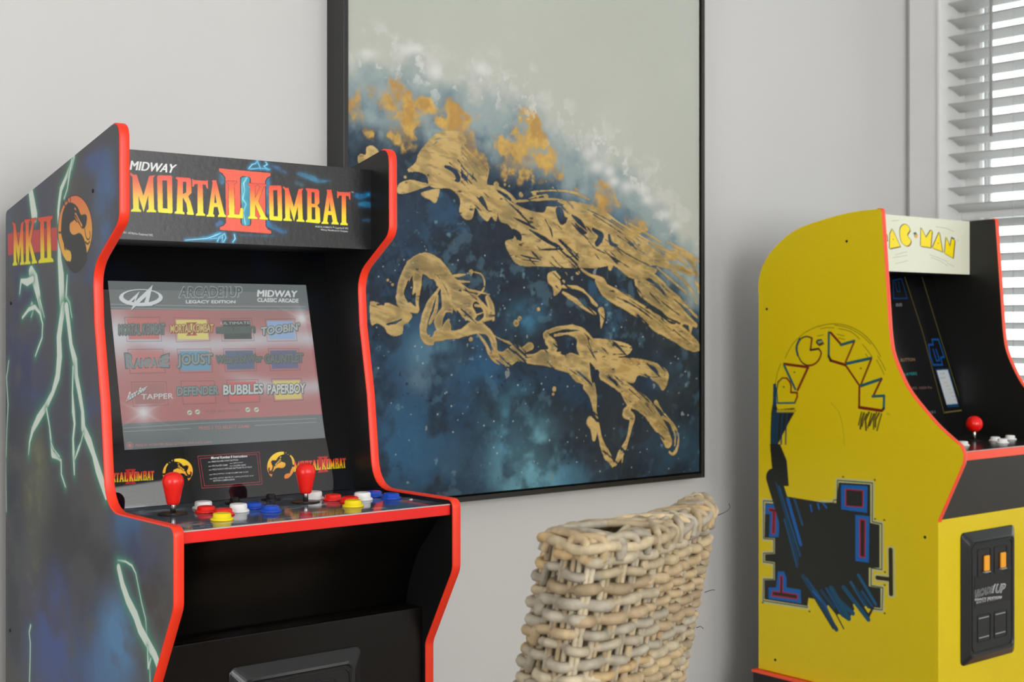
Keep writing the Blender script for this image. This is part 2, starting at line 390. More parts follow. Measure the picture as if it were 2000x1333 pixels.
# ------------------------------------------------------------------ the room
M = {}
M['wall'] = mat('wall_paint', (206,205,203), .75, bump=.12, bscale=55, vary=.012, vscale=1.5)
M['ceil'] = mat('ceiling_paint', (226,225,222), .8)
M['trim'] = mat('trim_paint', (226,226,224), .45)
M['blind'] = mat('blind_vinyl', (225,225,223), .5)
def translucent(m, f):
    nt = m.node_tree; b = nt.nodes['Principled BSDF']; t = nt.nodes.new('ShaderNodeBsdfTranslucent'); t.inputs[0].default_value = (.86, .86, .85, 1)
    x = nt.nodes.new('ShaderNodeMixShader'); x.inputs[0].default_value = f; nt.links.new(b.outputs[0], x.inputs[1]); nt.links.new(t.outputs[0], x.inputs[2])
    nt.links.new(x.outputs[0], nt.nodes['Material Output'].inputs['Surface'])
translucent(M['blind'], .82)
M['cord'] = mat('blind_cord', (190,190,188), .7)
M['wand'] = mat('wand_plastic', (150,151,148), .35)
X0, X1, Y0, Y1, ZC = ROOM['x0'], ROOM['x1'], ROOM['y0'], ROOM['y1'], ROOM['z1']
def wood_floor():
    m = mat('oak_planks', (150,118,88), .4, vary=.18, vscale=3, bump=.2, bscale=20); nt = m.node_tree
    tc = nt.nodes.new('ShaderNodeTexCoord'); br = nt.nodes.new('ShaderNodeTexBrick'); mp = nt.nodes.new('ShaderNodeMapping')
    br.inputs['Scale'].default_value = 1; br.inputs['Brick Width'].default_value = 1.2; br.inputs['Row Height'].default_value = .14
    br.inputs['Mortar Size'].default_value = .002; br.inputs['Color1'].default_value = srgb((150,136,120))+(1,)
    br.inputs['Color2'].default_value = srgb((134,120,104))+(1,); br.inputs['Mortar'].default_value = srgb((60,45,34))+(1,)
    nt.links.new(tc.outputs['Object'], mp.inputs['Vector']); nt.links.new(mp.outputs['Vector'], br.inputs['Vector'])
    nt.links.new(br.outputs['Color'], nt.nodes['Principled BSDF'].inputs['Base Color']); return m
M['floor'] = wood_floor()
def S(o): o['kind'] = 'structure'; return o
S(box('floor', X0-.1, X1+.14, Y0-.1, Y1+.1, -.05, 0, M['floor']))
S(box('ceiling', X0-.1, X1+.14, Y0-.1, Y1+.1, ZC, ZC+.05, M['ceil']))
S(box('wall_back', X0-.1, X1+.14, 0, .1, 0, ZC, M['wall']))
def wall_with_hole(name, axis, pos, th, a0, a1, h0, h1, z0, z1):
    bm = bmesh.new()
    for (p, q, r, s) in ((a0, h0, 0, ZC), (h1, a1, 0, ZC), (h0, h1, 0, z0), (h0, h1, z1, ZC)):
        if axis == 'x': add_box(bm, pos, pos+th, p, q, r, s)
        else: add_box(bm, p, q, pos, pos+th, r, s)
    return S(from_bm(name, bm, M['wall']))
WY0, WY1, WZ0, WZ1 = -1.17, -.122, .70, 2.36      # the window seen at the right edge
bm = bmesh.new()
for p, q, r, s in ((WY1, 0, 0, ZC), (Y0, WY0, 0, ZC), (WY0, WY1, 0, WZ0), (WY0, WY1, WZ1, ZC)):
    add_box(bm, X1, X1+.14, p, q, r, s)
S(from_bm('wall_right', bm, M['wall']))
wall_with_hole('wall_left', 'x', X0-.1, .1, Y0, 0, -3.55, -1.65, .65, 2.55)
bm = bmesh.new()
for p, q, r, s in ((X0, -.55, 0, ZC), (1.45, 2.0, 0, ZC), (3.3, X1, 0, ZC), (-.55, 1.45, 0, .8), (-.55, 1.45, 2.7, ZC), (2.0, 3.3, 0, .8), (2.0, 3.3, 2.7, ZC)):
    add_box(bm, p, q, Y0-.1, Y0, r, s)
S(from_bm('wall_front', bm, M['wall']))
S(box('baseboard_back', X0, X1, -.015, 0, 0, .13, M['trim'], bevel=.003))
S(box('baseboard_right', X1-.015, X1, Y0, -.016, 0, .13, M['trim'], bevel=.003))

def panes(name, axis, pos, a0, a1, z0, z1):
    """plain unseen window; the wide back and left ones are added for light"""
    bm = bmesh.new(); t = .05
    for (p, q, r, s) in ((a0, a0+t, z0, z1), (a1-t, a1, z0, z1), (a0+t, a1-t, z0, z0+t), (a0+t, a1-t, z1-t, z1), ((a0+a1)/2-.02, (a0+a1)/2+.02, z0+t, z1-t)):
        if axis == 'x': add_box(bm, pos-.02, pos+.02, p, q, r, s)
        else: add_box(bm, p, q, pos-.02, pos+.02, r, s)
    return S(from_bm(name, bm, M['trim']))
panes('window_2', 'y', Y0-.05, 2.0, 3.3, .8, 2.7)
panes('added_window_back', 'y', Y0-.05, -.55, 1.45, .8, 2.7)  # made-up window, frames the added back fill lamp
bm = bmesh.new()
for k in range(34):
    z = .84+k*.054; r0 = len(bm.verts); add_box(bm, 2.03, 3.27, Y0+.055, Y0+.100, z, z+.003)
    bm.verts.ensure_lookup_table()
    for v in bm.verts[r0:]: v.co.z += (v.co.y-(Y0+.078))*.35
bw = from_bm('window_blind', bm, M['blind']); tag(bw, 'white slat blind in the window behind the viewer', 'blind')
panes('added_window_left', 'x', X0-.05, -3.55, -1.65, .65, 2.55)  # made-up window around the added left fill lamp

# window_1: casing, jamb lining, double-hung sashes, glass
win = empty('window_1', (X1, (WY0+WY1)/2, WZ0), 'white double-hung window with slatted blind on the right wall', 'window')
win['kind'] = 'structure'; 
bm = bmesh.new(); cw = .095
add_box(bm, X1-.018, X1, WY1+.004, WY1+cw+.008, WZ0-.1, WZ1+.1, .003)
add_box(bm, X1-.018, X1, WY0-cw, WY0-.004, WZ0-.1, WZ1+.1, .003)
add_box(bm, X1-.018, X1, WY0-cw, WY1+cw+.008, WZ1+.004, WZ1+.1, .003)
from_bm('window_casing', bm, M['trim'], win)
bm = bmesh.new()
add_box(bm, X1-.026, X1+.125, WY1-.006, WY1+.004, WZ0, WZ1, .002)
add_box(bm, X1-.026, X1+.125, WY0-.004, WY0+.006, WZ0, WZ1, .002)
add_box(bm, X1-.026, X1+.125, WY0, WY1, WZ1-.006, WZ1+.004, .002)
from_bm('window_jamb', bm, M['trim'], win)
box('window_sill', X1-.05, X1+.13, WY0-cw, WY1+cw, WZ0-.03, WZ0, M['trim'], win, .004)
ZR = onX(1950, 408, X1+.09)[2]                       # meeting rail height
bm = bmesh.new(); sx = X1+.085
for z0, z1, dx in ((WZ0, ZR+.02, 0), (ZR-.025, WZ1, .02)):
    add_box(bm, sx+dx, sx+dx+.03, WY1-.052, WY1-.006, z0, z1, .002)
    add_box(bm, sx+dx, sx+dx+.03, WY0+.006, WY0+.052, z0, z1, .002)
    add_box(bm, sx+dx, sx+dx+.03, WY0+.05, WY1-.05, z1-.045, z1, .002)
    add_box(bm, sx+dx, sx+dx+.03, WY0+.05, WY1-.05, z0, z0+.045, .002)
add_box(bm, sx+.028, sx+.045, WY1-.068, WY1-.062, WZ0, WZ1)
add_box(bm, sx+.028, sx+.045, WY1-.080, WY1-.074, WZ0, WZ1)
from_bm('window_sash', bm, M['trim'], win)
gm = bpy.data.materials.new('window_glass'); gm.use_nodes = True; nt = gm.node_tree
nt.nodes.remove(nt.nodes['Principled BSDF']); tb = nt.nodes.new('ShaderNodeBsdfTransparent'); gl = nt.nodes.new('ShaderNodeBsdfGlossy')
gl.inputs['Roughness'].default_value = .02; tb.inputs[0].default_value = (.93, .95, .94, 1); mx = nt.nodes.new('ShaderNodeMixShader')
fr = nt.nodes.new('ShaderNodeFresnel'); nt.links.new(fr.outputs[0], mx.inputs[0]); nt.links.new(tb.outputs[0], mx.inputs[1]); nt.links.new(gl.outputs[0], mx.inputs[2])
nt.links.new(mx.outputs[0], nt.nodes['Material Output'].inputs['Surface'])
box('window_pane', sx+.012, sx+.016, WY0+.05, WY1-.05, WZ0+.04, ZR, gm, win)
box('window_pane', sx+.032, sx+.036, WY0+.05, WY1-.05, ZR, WZ1-.04, gm, win)

# the slatted blind hangs inside the window recess
bl = empty('window_blind', (X1+.03, (WY0+WY1)/2, WZ1), 'white horizontal slat blind pulled down over the window at the right', 'blind')
ya, yb = WY0+.012, WY1-.012
box('headrail', X1+.005, X1+.06, ya, yb, WZ1-.05, WZ1-.008, M['blind'], bl, .004)
pitch = .0487; zs = WZ1-.08; tl = math.radians(17); hw = .030; slats = []
first = None
k = 0
zz0 = onX(1884, 33, X1+.008)[2]                       # room edge of one traced slat
off = (zz0-(zs+hw*math.sin(tl))) % pitch
zs = zs-pitch+off
while zs > WZ0+.05:
    if first is None:
        bm = bmesh.new(); sec = []
        for j in range(9):
            t = j/8*2-1; sec.append((t*hw, .0028*(1-t*t)))
        pts = sec+[(x, z-.0026) for x, z in sec[::-1]]
        rot = [(x*math.cos(tl)+z*math.sin(tl), -x*math.sin(tl)+z*math.cos(tl)) for x, z in pts]
        A = [bm.verts.new((x, ya, z)) for x, z in rot]; B = [bm.verts.new((x, yb, z)) for x, z in rot]
        bm.faces.new(A); bm.faces.new(B[::-1])
        for i in range(len(rot)): bm.faces.new((A[i], B[i], B[(i+1) % len(rot)], A[(i+1) % len(rot)]))
        first = from_bm('slat', bm, M['blind'], bl, True); o = first; base = Vector(first.location)
    else:
        o = first.copy(); COL.objects.link(o); o.parent = bl
    o.location = base+Vector((X1+.037, 0, zs)); zs -= pitch; k += 1
zlow = zs+pitch
box('bottom_rail', X1+.012, X1+.062, ya, yb, zlow-pitch-.008, zlow-pitch+.012, M['blind'], bl, .003)
def tube_bm(bm, pts, r, n=8, r2=None, cap=True):
    P = [Vector(p) for p in pts]; rings = []
    t = (P[1]-P[0]).normalized(); up = Vector((0, 0, 1)) if abs(t.z) < .9 else Vector((1, 0, 0))
    nrm = t.cross(up).normalized()
    for i, p in enumerate(P):
        t = (P[min(i+1, len(P)-1)]-P[max(i-1, 0)]).normalized()
        nrm = (nrm-t*nrm.dot(t)).normalized(); b = t.cross(nrm)
        rr = r[i] if isinstance(r, (list, tuple, np.ndarray)) else r
        rings.append([bm.verts.new(p+(nrm*math.cos(2*PI*j/n)+b*math.sin(2*PI*j/n))*rr) for j in range(n)])
    for a, c in zip(rings, rings[1:]):
        for j in range(n): bm.faces.new((a[j], a[(j+1) % n], c[(j+1) % n], c[j]))
    if cap: bm.faces.new(rings[0][::-1]); bm.faces.new(rings[-1])
    return rings
yc = onX(1980, 100, X1+.01)[1]
for yy in (yc, WY0+.2):
    bm = bmesh.new()
    for xx in (X1+.0075, X1+.0665): tube_bm(bm, [(xx, yy, WZ1-.05), (xx, yy, zlow-pitch)], .0009, 6)
    from_bm('ladder_string', bm, M['cord'], bl)
yw = onX(1936, 100, X1-.004)[1]
bm = bmesh.new(); tube_bm(bm, [(X1-.004, yw, WZ1-.03), (X1-.004, yw, onX(1936, 266, X1-.004)[2])], .0042, 10)
tube_bm(bm, [(X1-.004, yw, WZ1-.04), (X1+.02, yw, WZ1-.03)], .003, 8)
from_bm('tilt_wand', bm, M['wand'], bl, True)

# ------------------------------------------------------------------ arcade cabinets
M['black'] = mat('black_laminate', (20,20,20), .42, spec=.45, bump=.05, bscale=500)
M['black_in'] = mat('black_panel', (9,9,9), .5, spec=.3)
M['panelb'] = mat('brown_black_panel', (17,14,12), .34, spec=.3)
M['red'] = mat('red_edge_trim', (252,58,30), .38, spec=.45)
M['redstrip'] = mat('red_front_strip', (240,34,26), .42, spec=.4)
M['orange'] = mat('orange_red_trim', (250,84,52), .4, spec=.45)
M['redbat'] = mat('red_plastic', (238,34,26), .28, spec=.5)
M['ball'] = mat('red_ball_plastic', (244,22,14), .22, spec=.5)
M['steel'] = mat('bright_steel', (215,215,212), .18, metal=1)
M['screw'] = mat('dark_screw', (40,38,36), .35, metal=.8)
M['screwl'] = mat('bright_screw', (220,220,218), .25, metal=.9)
M['bred'] = mat('button_red', (236,28,18), .25); M['bwhite'] = mat('button_white', (238,238,236), .3)
M['bblue'] = mat('button_blue', (0,72,190), .25); M['byel'] = mat('button_yellow', (250,222,0), .25)
M['bblack'] = mat('button_black', (14,14,14), .3)
M['abs'] = mat('black_moulded_plastic', (32,34,36), .22, spec=.5, bump=.1, bscale=700)
M['yellow'] = mat('yellow_laminate', (226,200,0), .4, spec=.4)
M['amber'] = mat('amber_plastic', (255,170,40), .3)
M['label'] = mat('grey_print', (150,150,148), .5)
M['lip'] = mat('clear_edge', (205,190,186), .3)

SGN = 1
def molding(name, prof, x0, x1, m, parent, closed=False):
    """plastic edge band wrapped round a run of profile points (y,z)"""
    bm = bmesh.new(); rows = []; n = len(prof)
    for i, p in enumerate(prof):
        a = Vector(prof[max(i-1, 0)]); b = Vector(prof[min(i+1, n-1)]); t = (b-a).normalized(); nn = Vector((t.y, -t.x))*SGN
        rows.append([bm.verts.new((x, p[0]+nn.x*h, p[1]+nn.y*h)) for x, h in ((x0-.0004, -.0005), (x0-.0002, .0010), (x0+.0015, .0020), (x1-.0015, .0020), (x1+.0002, .0010), (x1+.0004, -.0005))])
    for a, b in zip(rows, rows[1:]):
        for j in range(5): bm.faces.new((a[j], a[j+1], b[j+1], b[j]))
    return from_bm(name, bm, m, parent, True)

def lathe_obj(name, cx, cy, prof, m, parent, n=32):
    bm = bmesh.new(); add_lathe(bm, cx, cy, prof, n)
    o = from_bm(name, bm, m, parent, True)
    return o
def button(x, y, z, m, parent, tall=0, r=.0145):
    h = .0095+tall
    return lathe_obj('button', x, y, [(r+.0022, z), (r+.0022, z+.0018), (r+.0008, z+.0034), (r-.0012, z+.0036), (r-.0014, z+h-.0018), (r-.0028, z+h-.0003), (r-.005, z+h), (.004, z+h-.0012), (.0005, z+h-.0014)], m, parent)
def screw_x(x, y, z, parent, s=-1, m=None):
    bm = bmesh.new()
    prof = [(.0032, 0), (.0032, .0006), (.0022, .0012), (.0008, .0008)]
    add_lathe(bm, 0, 0, prof, 14)
    for v in bm.verts: v.co = Vector((x+s*v.co.z, y+v.co.x, z+v.co.y))
    return from_bm('screw', bm, m or M['screw'], parent, True)
def screw_z(x, y, z, parent, m, r=.004):
    return lathe_obj('screw', x, y, [(r, z), (r, z+.001), (r*.6, z+.002), (.0006, z+.0019)], m, parent, 14)

def coin_door(x0, x1, z0, z1, y, parent, amber):
    rt = empty_part('coin_door', parent)
    def plate(a0, a1, b0, b1, r, yy, bm): return [bm.verts.new((px, yy, pz)) for px, pz in rrect(a0, a1, b0, b1, r)]
    bm = bmesh.new(); L = []
    for ins, yy, r in ((0, y, .012), (0, y-.002, .012), (.001, y-.0032, .011), (.003, y-.0045, .011), (.018, y-.0135, .014), (.022, y-.0145, .013), (.024, y-.0125, .013)):
        L.append(plate(x0+ins, x1-ins, z0+ins, z1-ins, r, yy, bm))
    for a, b in zip(L, L[1:]):
        n = len(a)
        for i in range(n): bm.faces.new((a[i], a[(i+1) % n], b[(i+1) % n], b[i]))
    bm.faces.new(L[-1])
    body = from_bm('door_frame', bm, M['abs'], rt)
    cx = (x0+x1)/2; y = y-.0122
    # raised line round the inner plate
    bm = bmesh.new(); loop = [(px, y-.001, pz) for px, pz in rrect(x0+.027, x1-.027, z0+.027, z1-.027, .016, 8)]
    tube_bm(bm, loop+[loop[0]], .0011, 6, cap=False); from_bm('inner_rim', bm, M['abs'], rt, True)
    for s in (-1, 1):
        a = cx+s*.034
        for zz, hh in ((z1-.072, .062), (z0+.078, .06)):
            bm = bmesh.new(); loop = [(px, y-.001, pz) for px, pz in rrect(a-.026, a+.026, zz-hh/2, zz+hh/2, .004, 4)]
            tube_bm(bm, loop+[loop[0]], .0009, 6, cap=False); from_bm('slot_frame', bm, M['abs'], rt, True)
        if amber:
            add = bmesh.new(); add_box(add, a-.004, a+.016, y-.006, y-.0005, z1-.091, z1-.056, .002); from_bm('coin_return', add, M['amber'], rt)
            add = bmesh.new(); add_box(add, a-.005, a+.017, y-.0068, y-.0005, z1-.0945, z1-.0915); from_bm('coin_label', add, M['label'], rt)
        for zl in (.101, .057):
            add = bmesh.new(); add_box(add, a-.022, a+.018, y-.002, y-.0005, z0+zl, z0+zl+.0025); from_bm('slot_lip', add, M['label'], rt)
    return rt
def empty_part(name, parent):
    o = bpy.data.objects.new(name, None); COL.objects.link(o); o.parent = parent; o.empty_display_size = .05; return o

W = .485; TH = .0148
# ============ cabinet with the red edges
XM = .8322; XI0 = XM+TH; XI1 = XM+W-TH
MKP = [(-.057,.36), (-.057,1.4435), (-.519,1.548), (-.520,1.402), (-.424,1.337), (-.4305,1.250), (-.4535,1.132), (-.4715,.9755), (-.694,.9765), (-.694,.868), (-.622,.742), (-.622,.36)]
MKR = [0, .012, .022, .030, .055, 0, 0, .055, .013, .035, .03, 0]
mk_prof = fillet(MKP, MKR, 8)
mk = empty('arcade_cabinet', (XM+W/2, -.36, 0), 'black arcade cabinet with bright red edging and lightning side art, left of the wall painting', 'arcade machine')
front_run = [p for p in mk_prof if not (abs(p[1]-.36) < 1e-6 and p[0] > -.1)]
front_run = front_run[1:] if front_run[0][0] > -.06 and front_run[0][1] < 1.43 else front_run
i0 = min(range(len(front_run)), key=lambda i: abs(front_run[i][0]+.50)+abs(front_run[i][1]-1.545))
for s, xa in ((0, XM), (1, XM+W-TH)):
    bm = bmesh.new(); add_prism(bm, mk_prof, xa, xa+TH)
    sp = from_bm('side_panel', bm, M['black'], mk)
    molding('edge_trim', front_run[i0:], xa, xa+TH, M['red'], sp)
    if s == 0:
        mk_side = sp
        for (u, v) in ((182,373), (22,593), (20,1232)):
            p = onX(u, v, XM); screw_x(XM-.0006, p[1], p[2], sp)
    else:
        for (yy, zz) in ((-.62,.952), (-.30,1.205)): screw_x(XM+W-TH+.0002, yy, zz, sp, -1, M['screwl'])
# riser under it
bm = bmesh.new(); add_box(bm, XM-.006, XM+W+.006, -.628, -.06, 0, .358, .002); from_bm('riser', bm, M['black'], mk)
# inner boards
box('back_panel', XI0, XI1, -.075, -.060, .362, 1.44, M['black_in'], mk)
bm = bmesh.new(); add_prism(bm, [(-.464,1.512), (-.075,1.424), (-.075,1.412), (-.464,1.500)], XI0, XI1); from_bm('top_panel', bm, M['black'], mk)
MY = -.4655
mq = box('marquee', XI0, XI1, MY+.0006, MY+.012, 1.3785, 1.513, M['black'], mk)
box('speaker_panel', XI0, XI1, MY+.012, -.30, 1.3785, 1.3865, M['black_in'], mk)
BK = .24; BY0, BZ0 = -.4145, .968
def bez(z, off=0): return BY0+BK*(z-BZ0)+off
bm = bmesh.new(); add_prism(bm, [(bez(.960, .001), .960), (bez(1.3785, .001), 1.3785), (bez(1.3785, .013), 1.3785), (bez(.960, .013), .960)], XI0, XI1)
bezel = from_bm('screen_bezel', bm, M['black_in'], mk)
DZ = .9695
bm = bmesh.new(); add_box(bm, XI0, XI1, -.684, -.400, .952, DZ-.0006); deck = from_bm('control_deck', bm, M['black'], mk)
box('front_strip', XI0, XI1, -.688, -.6842, .953, .9685, M['redstrip'], mk, .0008)
box('deck_edge', XI0, XI1, -.688, -.6842, .9687, .9702, M['lip'], mk)
bm = bmesh.new(); cur = [(-.660,.952), (-.640,.925), (-.603,.885), (-.578,.835), (-.568,.797)]
cur = [tuple(x) for x in catmull(cur, 5)]
add_prism(bm, cur+[(y+.014, z) for y, z in cur[::-1]], XI0, XI1); from_bm('knee_panel', bm, M['panelb'], mk, True)
bm = bmesh.new(); add_box(bm, XI0, XI1, -.613, -.597, .362, .797, .0012); add_box(bm, XI0, XI1, -.597, -.556, .789, .797)
from_bm('front_panel', bm, M['panelb'], mk)
coin_door(.957, 1.184, .44, .7535, -.613, mk, False)

# joysticks and buttons
def bat_stick(u, v):
    x, y, _ = onZ(u, v, DZ)
    st = empty_part('joystick', mk)
    lathe_obj('dust_washer', x, y, [(.0225, DZ), (.0225, DZ+.0012), (.020, DZ+.0018), (.006, DZ+.002)], M['bblack'], st, 40)
    lathe_obj('shaft', x, y, [(.0042, DZ), (.0042, .990), (.003, .991)], M['steel'], st, 20)
    pr = [(.0072,.9845), (.0088,.9855), (.0100,.990), (.0122,1.002), (.0142,1.012), (.0156,1.019), (.0160,1.0235), (.0156,1.0275), (.0138,1.0325), (.0105,1.0365), (.006,1.0390), (.001,1.0398)]
    pr = [(r, .9835+(z-.9845)*.877) for r, z in pr]
    lathe_obj('bat_grip', x, y, pr, M['redbat'], st, 40)
bat_stick(338, 1004.5); bat_stick(597, 981.5)
for u, v, m, tall in ((397,994,'bwhite',.002), (402.5,1001,'bred',0), (436.5,1006,'bred',0), (465.6,1000,'bwhite',.003), (433.7,1016.5,'byel',.001), (495,994,'bblue',0), (528.6,1000,'bblue',0),
                      (613,975,'bwhite',.003), (650.4,977.5,'bred',0), (684,982,'bred',0), (708,977,'bwhite',.003), (689.6,990,'byel',.001), (730,970.5,'bblue',0), (764,975,'bblue',0)):
    x, y, _ = onZ(u, v, DZ); button(x, y, DZ, M[m], mk, tall)
for u, v in ((458,983.5), (529,976.5)):
    x, y, _ = onZ(u, v, DZ)
    lathe_obj('start_button', x, y, [(.0155, DZ), (.0155, DZ+.0012), (.008, DZ+.0022), (.0074, DZ+.008), (.006, DZ+.009), (.0005, DZ+.009)], M['bblack'], mk, 28)
screw_z(1.288, onZ(822,975,DZ)[1], DZ, mk, M['screwl'], .0038)
x, y, _ = onZ(729, 959, DZ); screw_z(x, y, DZ, mk, M['screwl'], .0028)

# ============ cabinet with the yellow sides
TH = .0125; XP = 2.6505; PI0 = XP+TH; PI1 = XP+W-TH; PDZ = .9755
pcpx = [(1723,408), (1669.5,413.7), (1612,428), (1555,449), (1516.5,480), (1493.5,512), (1483,543), (1481,574)]
top_run = [onX(u, v, XP)[1:] for u, v in pcpx]
top_run = [tuple(q) for q in catmull([(p[0], p[1]) for p in top_run], 4)]
pf = [(1736,640), (1741.6,685), (1756,725.5), (1774,761.5), (1801,797.5), (1835,836), (1875.5,872)]
fr_run = [tuple(q) for q in catmull([tuple(onX(u, v, XP)[1:]) for u, v in pf], 4)]
yb = -.166
low = fillet([fr_run[-1], (-.738,.972), (-.7355,.952), (-.6745,.822), (-.6745,.40), (yb,.40)], [0, .008, .01, .02, 0, 0], 6)
ftop = fillet([top_run[1], (-.5265,1.5155), fr_run[0]], [0, .02, 0], 8)
pac_prof = [(yb,.40)]+[p for p in top_run[::-1]][:-1]+ftop[1:-1]+fr_run+low[1:-1]
pac_prof[1] = (yb, pac_prof[1][1])
pac = empty('arcade_cabinet', (XP+W/2, -.42, 0), 'bright yellow arcade cabinet with an arched name on its side, beside the window', 'arcade machine')
k0 = len([0])+len(top_run)-1
for s, xa in ((0, XP), (1, XP+W-TH)):
    bm = bmesh.new(); add_prism(bm, pac_prof, xa, xa+TH)
    sp = from_bm('side_panel', bm, M['yellow'] if s == 0 else M['black'], pac)
    molding('edge_trim', pac_prof[len(top_run)-1:-1], xa, xa+TH, M['orange'], sp)
    if s == 0:
        pac_side = sp
        for (u, v) in ((1654,471.5), (1498,604), (1514.5,1289.5), (1807,1050)):
            p = onX(u, v, XP); screw_x(XP-.0006, p[1], p[2], sp)
box('riser', XP-.014, XP+W+.014, -.682, -.158, 0, .392, M['black'], pac, .002)
box('riser_trim', XP-.016, XP+W+.016, -.684, -.156, .392, .3985, M['orange'], pac, .001)
box('back_panel', PI0, PI1, -.190, -.175, .402, 1.30, M['black_in'], pac)
bm = bmesh.new(); add_prism(bm, [(-.453,1.505), (-.30,1.490), (-.22,1.45), (-.22,1.436), (-.30,1.475), (-.453,1.49)], PI0, PI1); from_bm('top_panel', bm, M['black'], pac)
PMY = -.4545
box('marquee', PI0, PI1, PMY+.0006, PMY+.012, 1.379, 1.5135, M['bwhite'], pac)
box('speaker_panel', PI0, PI1, PMY+.012, -.30, 1.379, 1.387, M['black_in'], pac)
PK = .24; PY0 = -.4465; PZ0 = .974
def pbez(z, off=0): return PY0+PK*(z-PZ0)+off
bm = bmesh.new(); add_prism(bm, [(pbez(.966, .001), .966), (pbez(1.379, .001), 1.379), (pbez(1.379, .013), 1.379), (pbez(.966, .013), .966)], PI0, PI1)
from_bm('screen_bezel', bm, M['black_in'], pac)
M['deckb'] = mat('dark_deck', (40,40,40), .22, spec=.5)
box('control_deck', PI0, PI1, -.728, -.434, .956, PDZ, M['deckb'], pac)
box('front_strip', PI0, PI1, -.733, -.7282, .956, .9745, M['orange'], pac, .0008)
box('deck_edge', PI0, PI1, -.733, -.7282, .9747, .976, M['lip'], pac)
M['grey'] = mat('grey_black_panel', (52,50,47), .35, spec=.5)
bm = bmesh.new(); add_prism(bm, [(-.728,.956), (-.673,.822), (-.658,.822), (-.713,.956)], PI0, PI1); from_bm('knee_panel', bm, M['grey'], pac)
bm = bmesh.new(); add_box(bm, PI0, PI1, -.6735, -.658, .402, .8215, .001); from_bm('front_panel', bm, M['yellow'], pac)
coin_door(2.738, 2.957, .487, .785, -.6735, pac, True)
x, y, _ = onZ(1903, 861, PDZ)
st = empty_part('joystick', pac)
lathe_obj('dust_washer', x, y, [(.020, PDZ), (.020, PDZ+.0012), (.006, PDZ+.002)], M['bblack'], st, 32)
lathe_obj('shaft', x, y, [(.0042, PDZ), (.0042, PDZ+.024), (.003, PDZ+.025)], M['steel'], st, 16)
ballr = .0195; bc = PDZ+.022+ballr-.002
lathe_obj('ball_grip', x, y, [(max(.0004, ballr*math.sin(t)), bc-ballr*math.cos(t)) for t in [PI*i/20 for i in range(21)]], M['ball'], st, 36)
for u, v in ((1944,862), (1958,866), (1973,859), (1881,871)):
    x, y, _ = onZ(u, v, PDZ)
    if u == 1881: x = max(x, PI0+.02)
    button(x, y, PDZ, M['bwhite'], pac, .001, .0125)

# ------------------------------------------------------------------ printed graphics
def Zm(ox, oy, sc):                      # zoomed-view coordinates -> photograph pixels
    return lambda *pts: [((ox+p[0]/sc, oy+p[1]/sc)+tuple(x/sc for x in p[2:])) for p in pts]
TAG_GFX = art_mat('laminated_print', rough=.42, spec=.5, bump=.06, bscale=500)

# ---- side of the red-edged cabinet: night clouds, lightning, badge
sideart = Art(-.700, -.050, .36, 1.552, .0016, .00105,
              lambda u, v: onX(u, v, XM)[1:], lambda a, b: (XM-.0006, a, b), (78,80,78), gain=.85)
s = sideart; h, w = s.h, s.w
s.SS = 3
n1 = fbm(h, w, 150, 5, 3, .7); n2 = fbm(h, w, 70, 4, 5, .7); n3 = fbm(h, w, 220, 3, 9, .7)
def tint(mask, col, a=1): s.blend(np.clip(mask, 0, 1), (slice(0, h), slice(0, w)), s.c(col), a)
tint(ss(n1, .42, .70), (54,58,96), .55)
tint(ss(n3, .55, .75), (58,50,58), .5)
def blob(u, v, ru, rv, col, a):
    c = s.to2d(u, v); e = s.to2d(u+ru, v); g = s.to2d(u, v+rv)
    d = ((s.A-c[0])/abs(e[0]-c[0]))**2+((s.B-c[1])/abs(g[1]-c[1]))**2
    tint(np.exp(-d)*(.2+1.6*ss(n2, .3, .7)), col, a)
for q in ((208,400,22,90,(70,110,160),.9), (185,315,22,22,(62,90,150),.7), (55,700,40,90,(36,50,110),.8), (60,785,22,22,(60,110,170),.7), (175,790,20,35,(50,90,160),.6), (150,640,26,60,(30,46,100),.6),
          (250,1030,34,45,(50,110,160),.95), (285,1080,40,50,(30,48,100),.8), (170,535,30,25,(50,90,150),.7), (40,560,40,60,(40,50,100),.6),
          (130,1260,80,130,(58,86,150),.75), (205,1290,40,90,(70,130,180),.6), (60,1010,50,120,(52,66,60),.7), (50,900,60,160,(28,34,60),.8), (110,1080,60,100,(30,34,44),.8),
          (300,1180,40,100,(48,34,28),.8), (20,420,10,80,(70,100,120),.5), (70,950,22,90,(112,116,84),.9), (62,1110,16,60,(118,120,90),.7), (165,1070,60,70,(40,40,42),.9), (110,1200,26,70,(66,90,160),.8), (235,1240,30,60,(80,140,190),.8), (160,1180,26,90,(44,46,50),.8), (30,1180,14,120,(44,52,56),.8)):
    blob(*q)
T1 = Zm(0, 220, 3.333); T2 = Zm(0, 600, 3.333); T3 = Zm(0, 933, 3.333)
GLO = (56,150,122); COR = (226,238,226)
def bolt(pts, w, rad=4.2, a=.8): s.glow([(q[0], q[1], q[2]*2.1) for q in pts], w, rad*1.7, GLO, COR, a)
bolt(T1((480,290,22),(465,350,24),(430,430,16),(400,500,20),(388,580,18),(382,640,16),(385,800,14),(390,960,30),(400,1060,44),(405,1200,40),(408,1333,30)), 0, 5)
bolt(T1((470,310,8),(452,420,10),(440,500,6),(420,560,6)), 0, 4)
bolt(T1((202,515,34),(212,580,40),(226,670,46)), 0, 5)
bolt(T1((206,1040,40),(230,1090,46),(250,1180,34),(262,1250,20),(270,1333,12)), 0, 5)
bolt(T1((130,1180,5),(140,1095,12),(180,1105,24),(215,1085,20)), 0, 4)
bolt(T1((262,1220,8),(280,1290,5),(290,1333,4)), 0, 3)
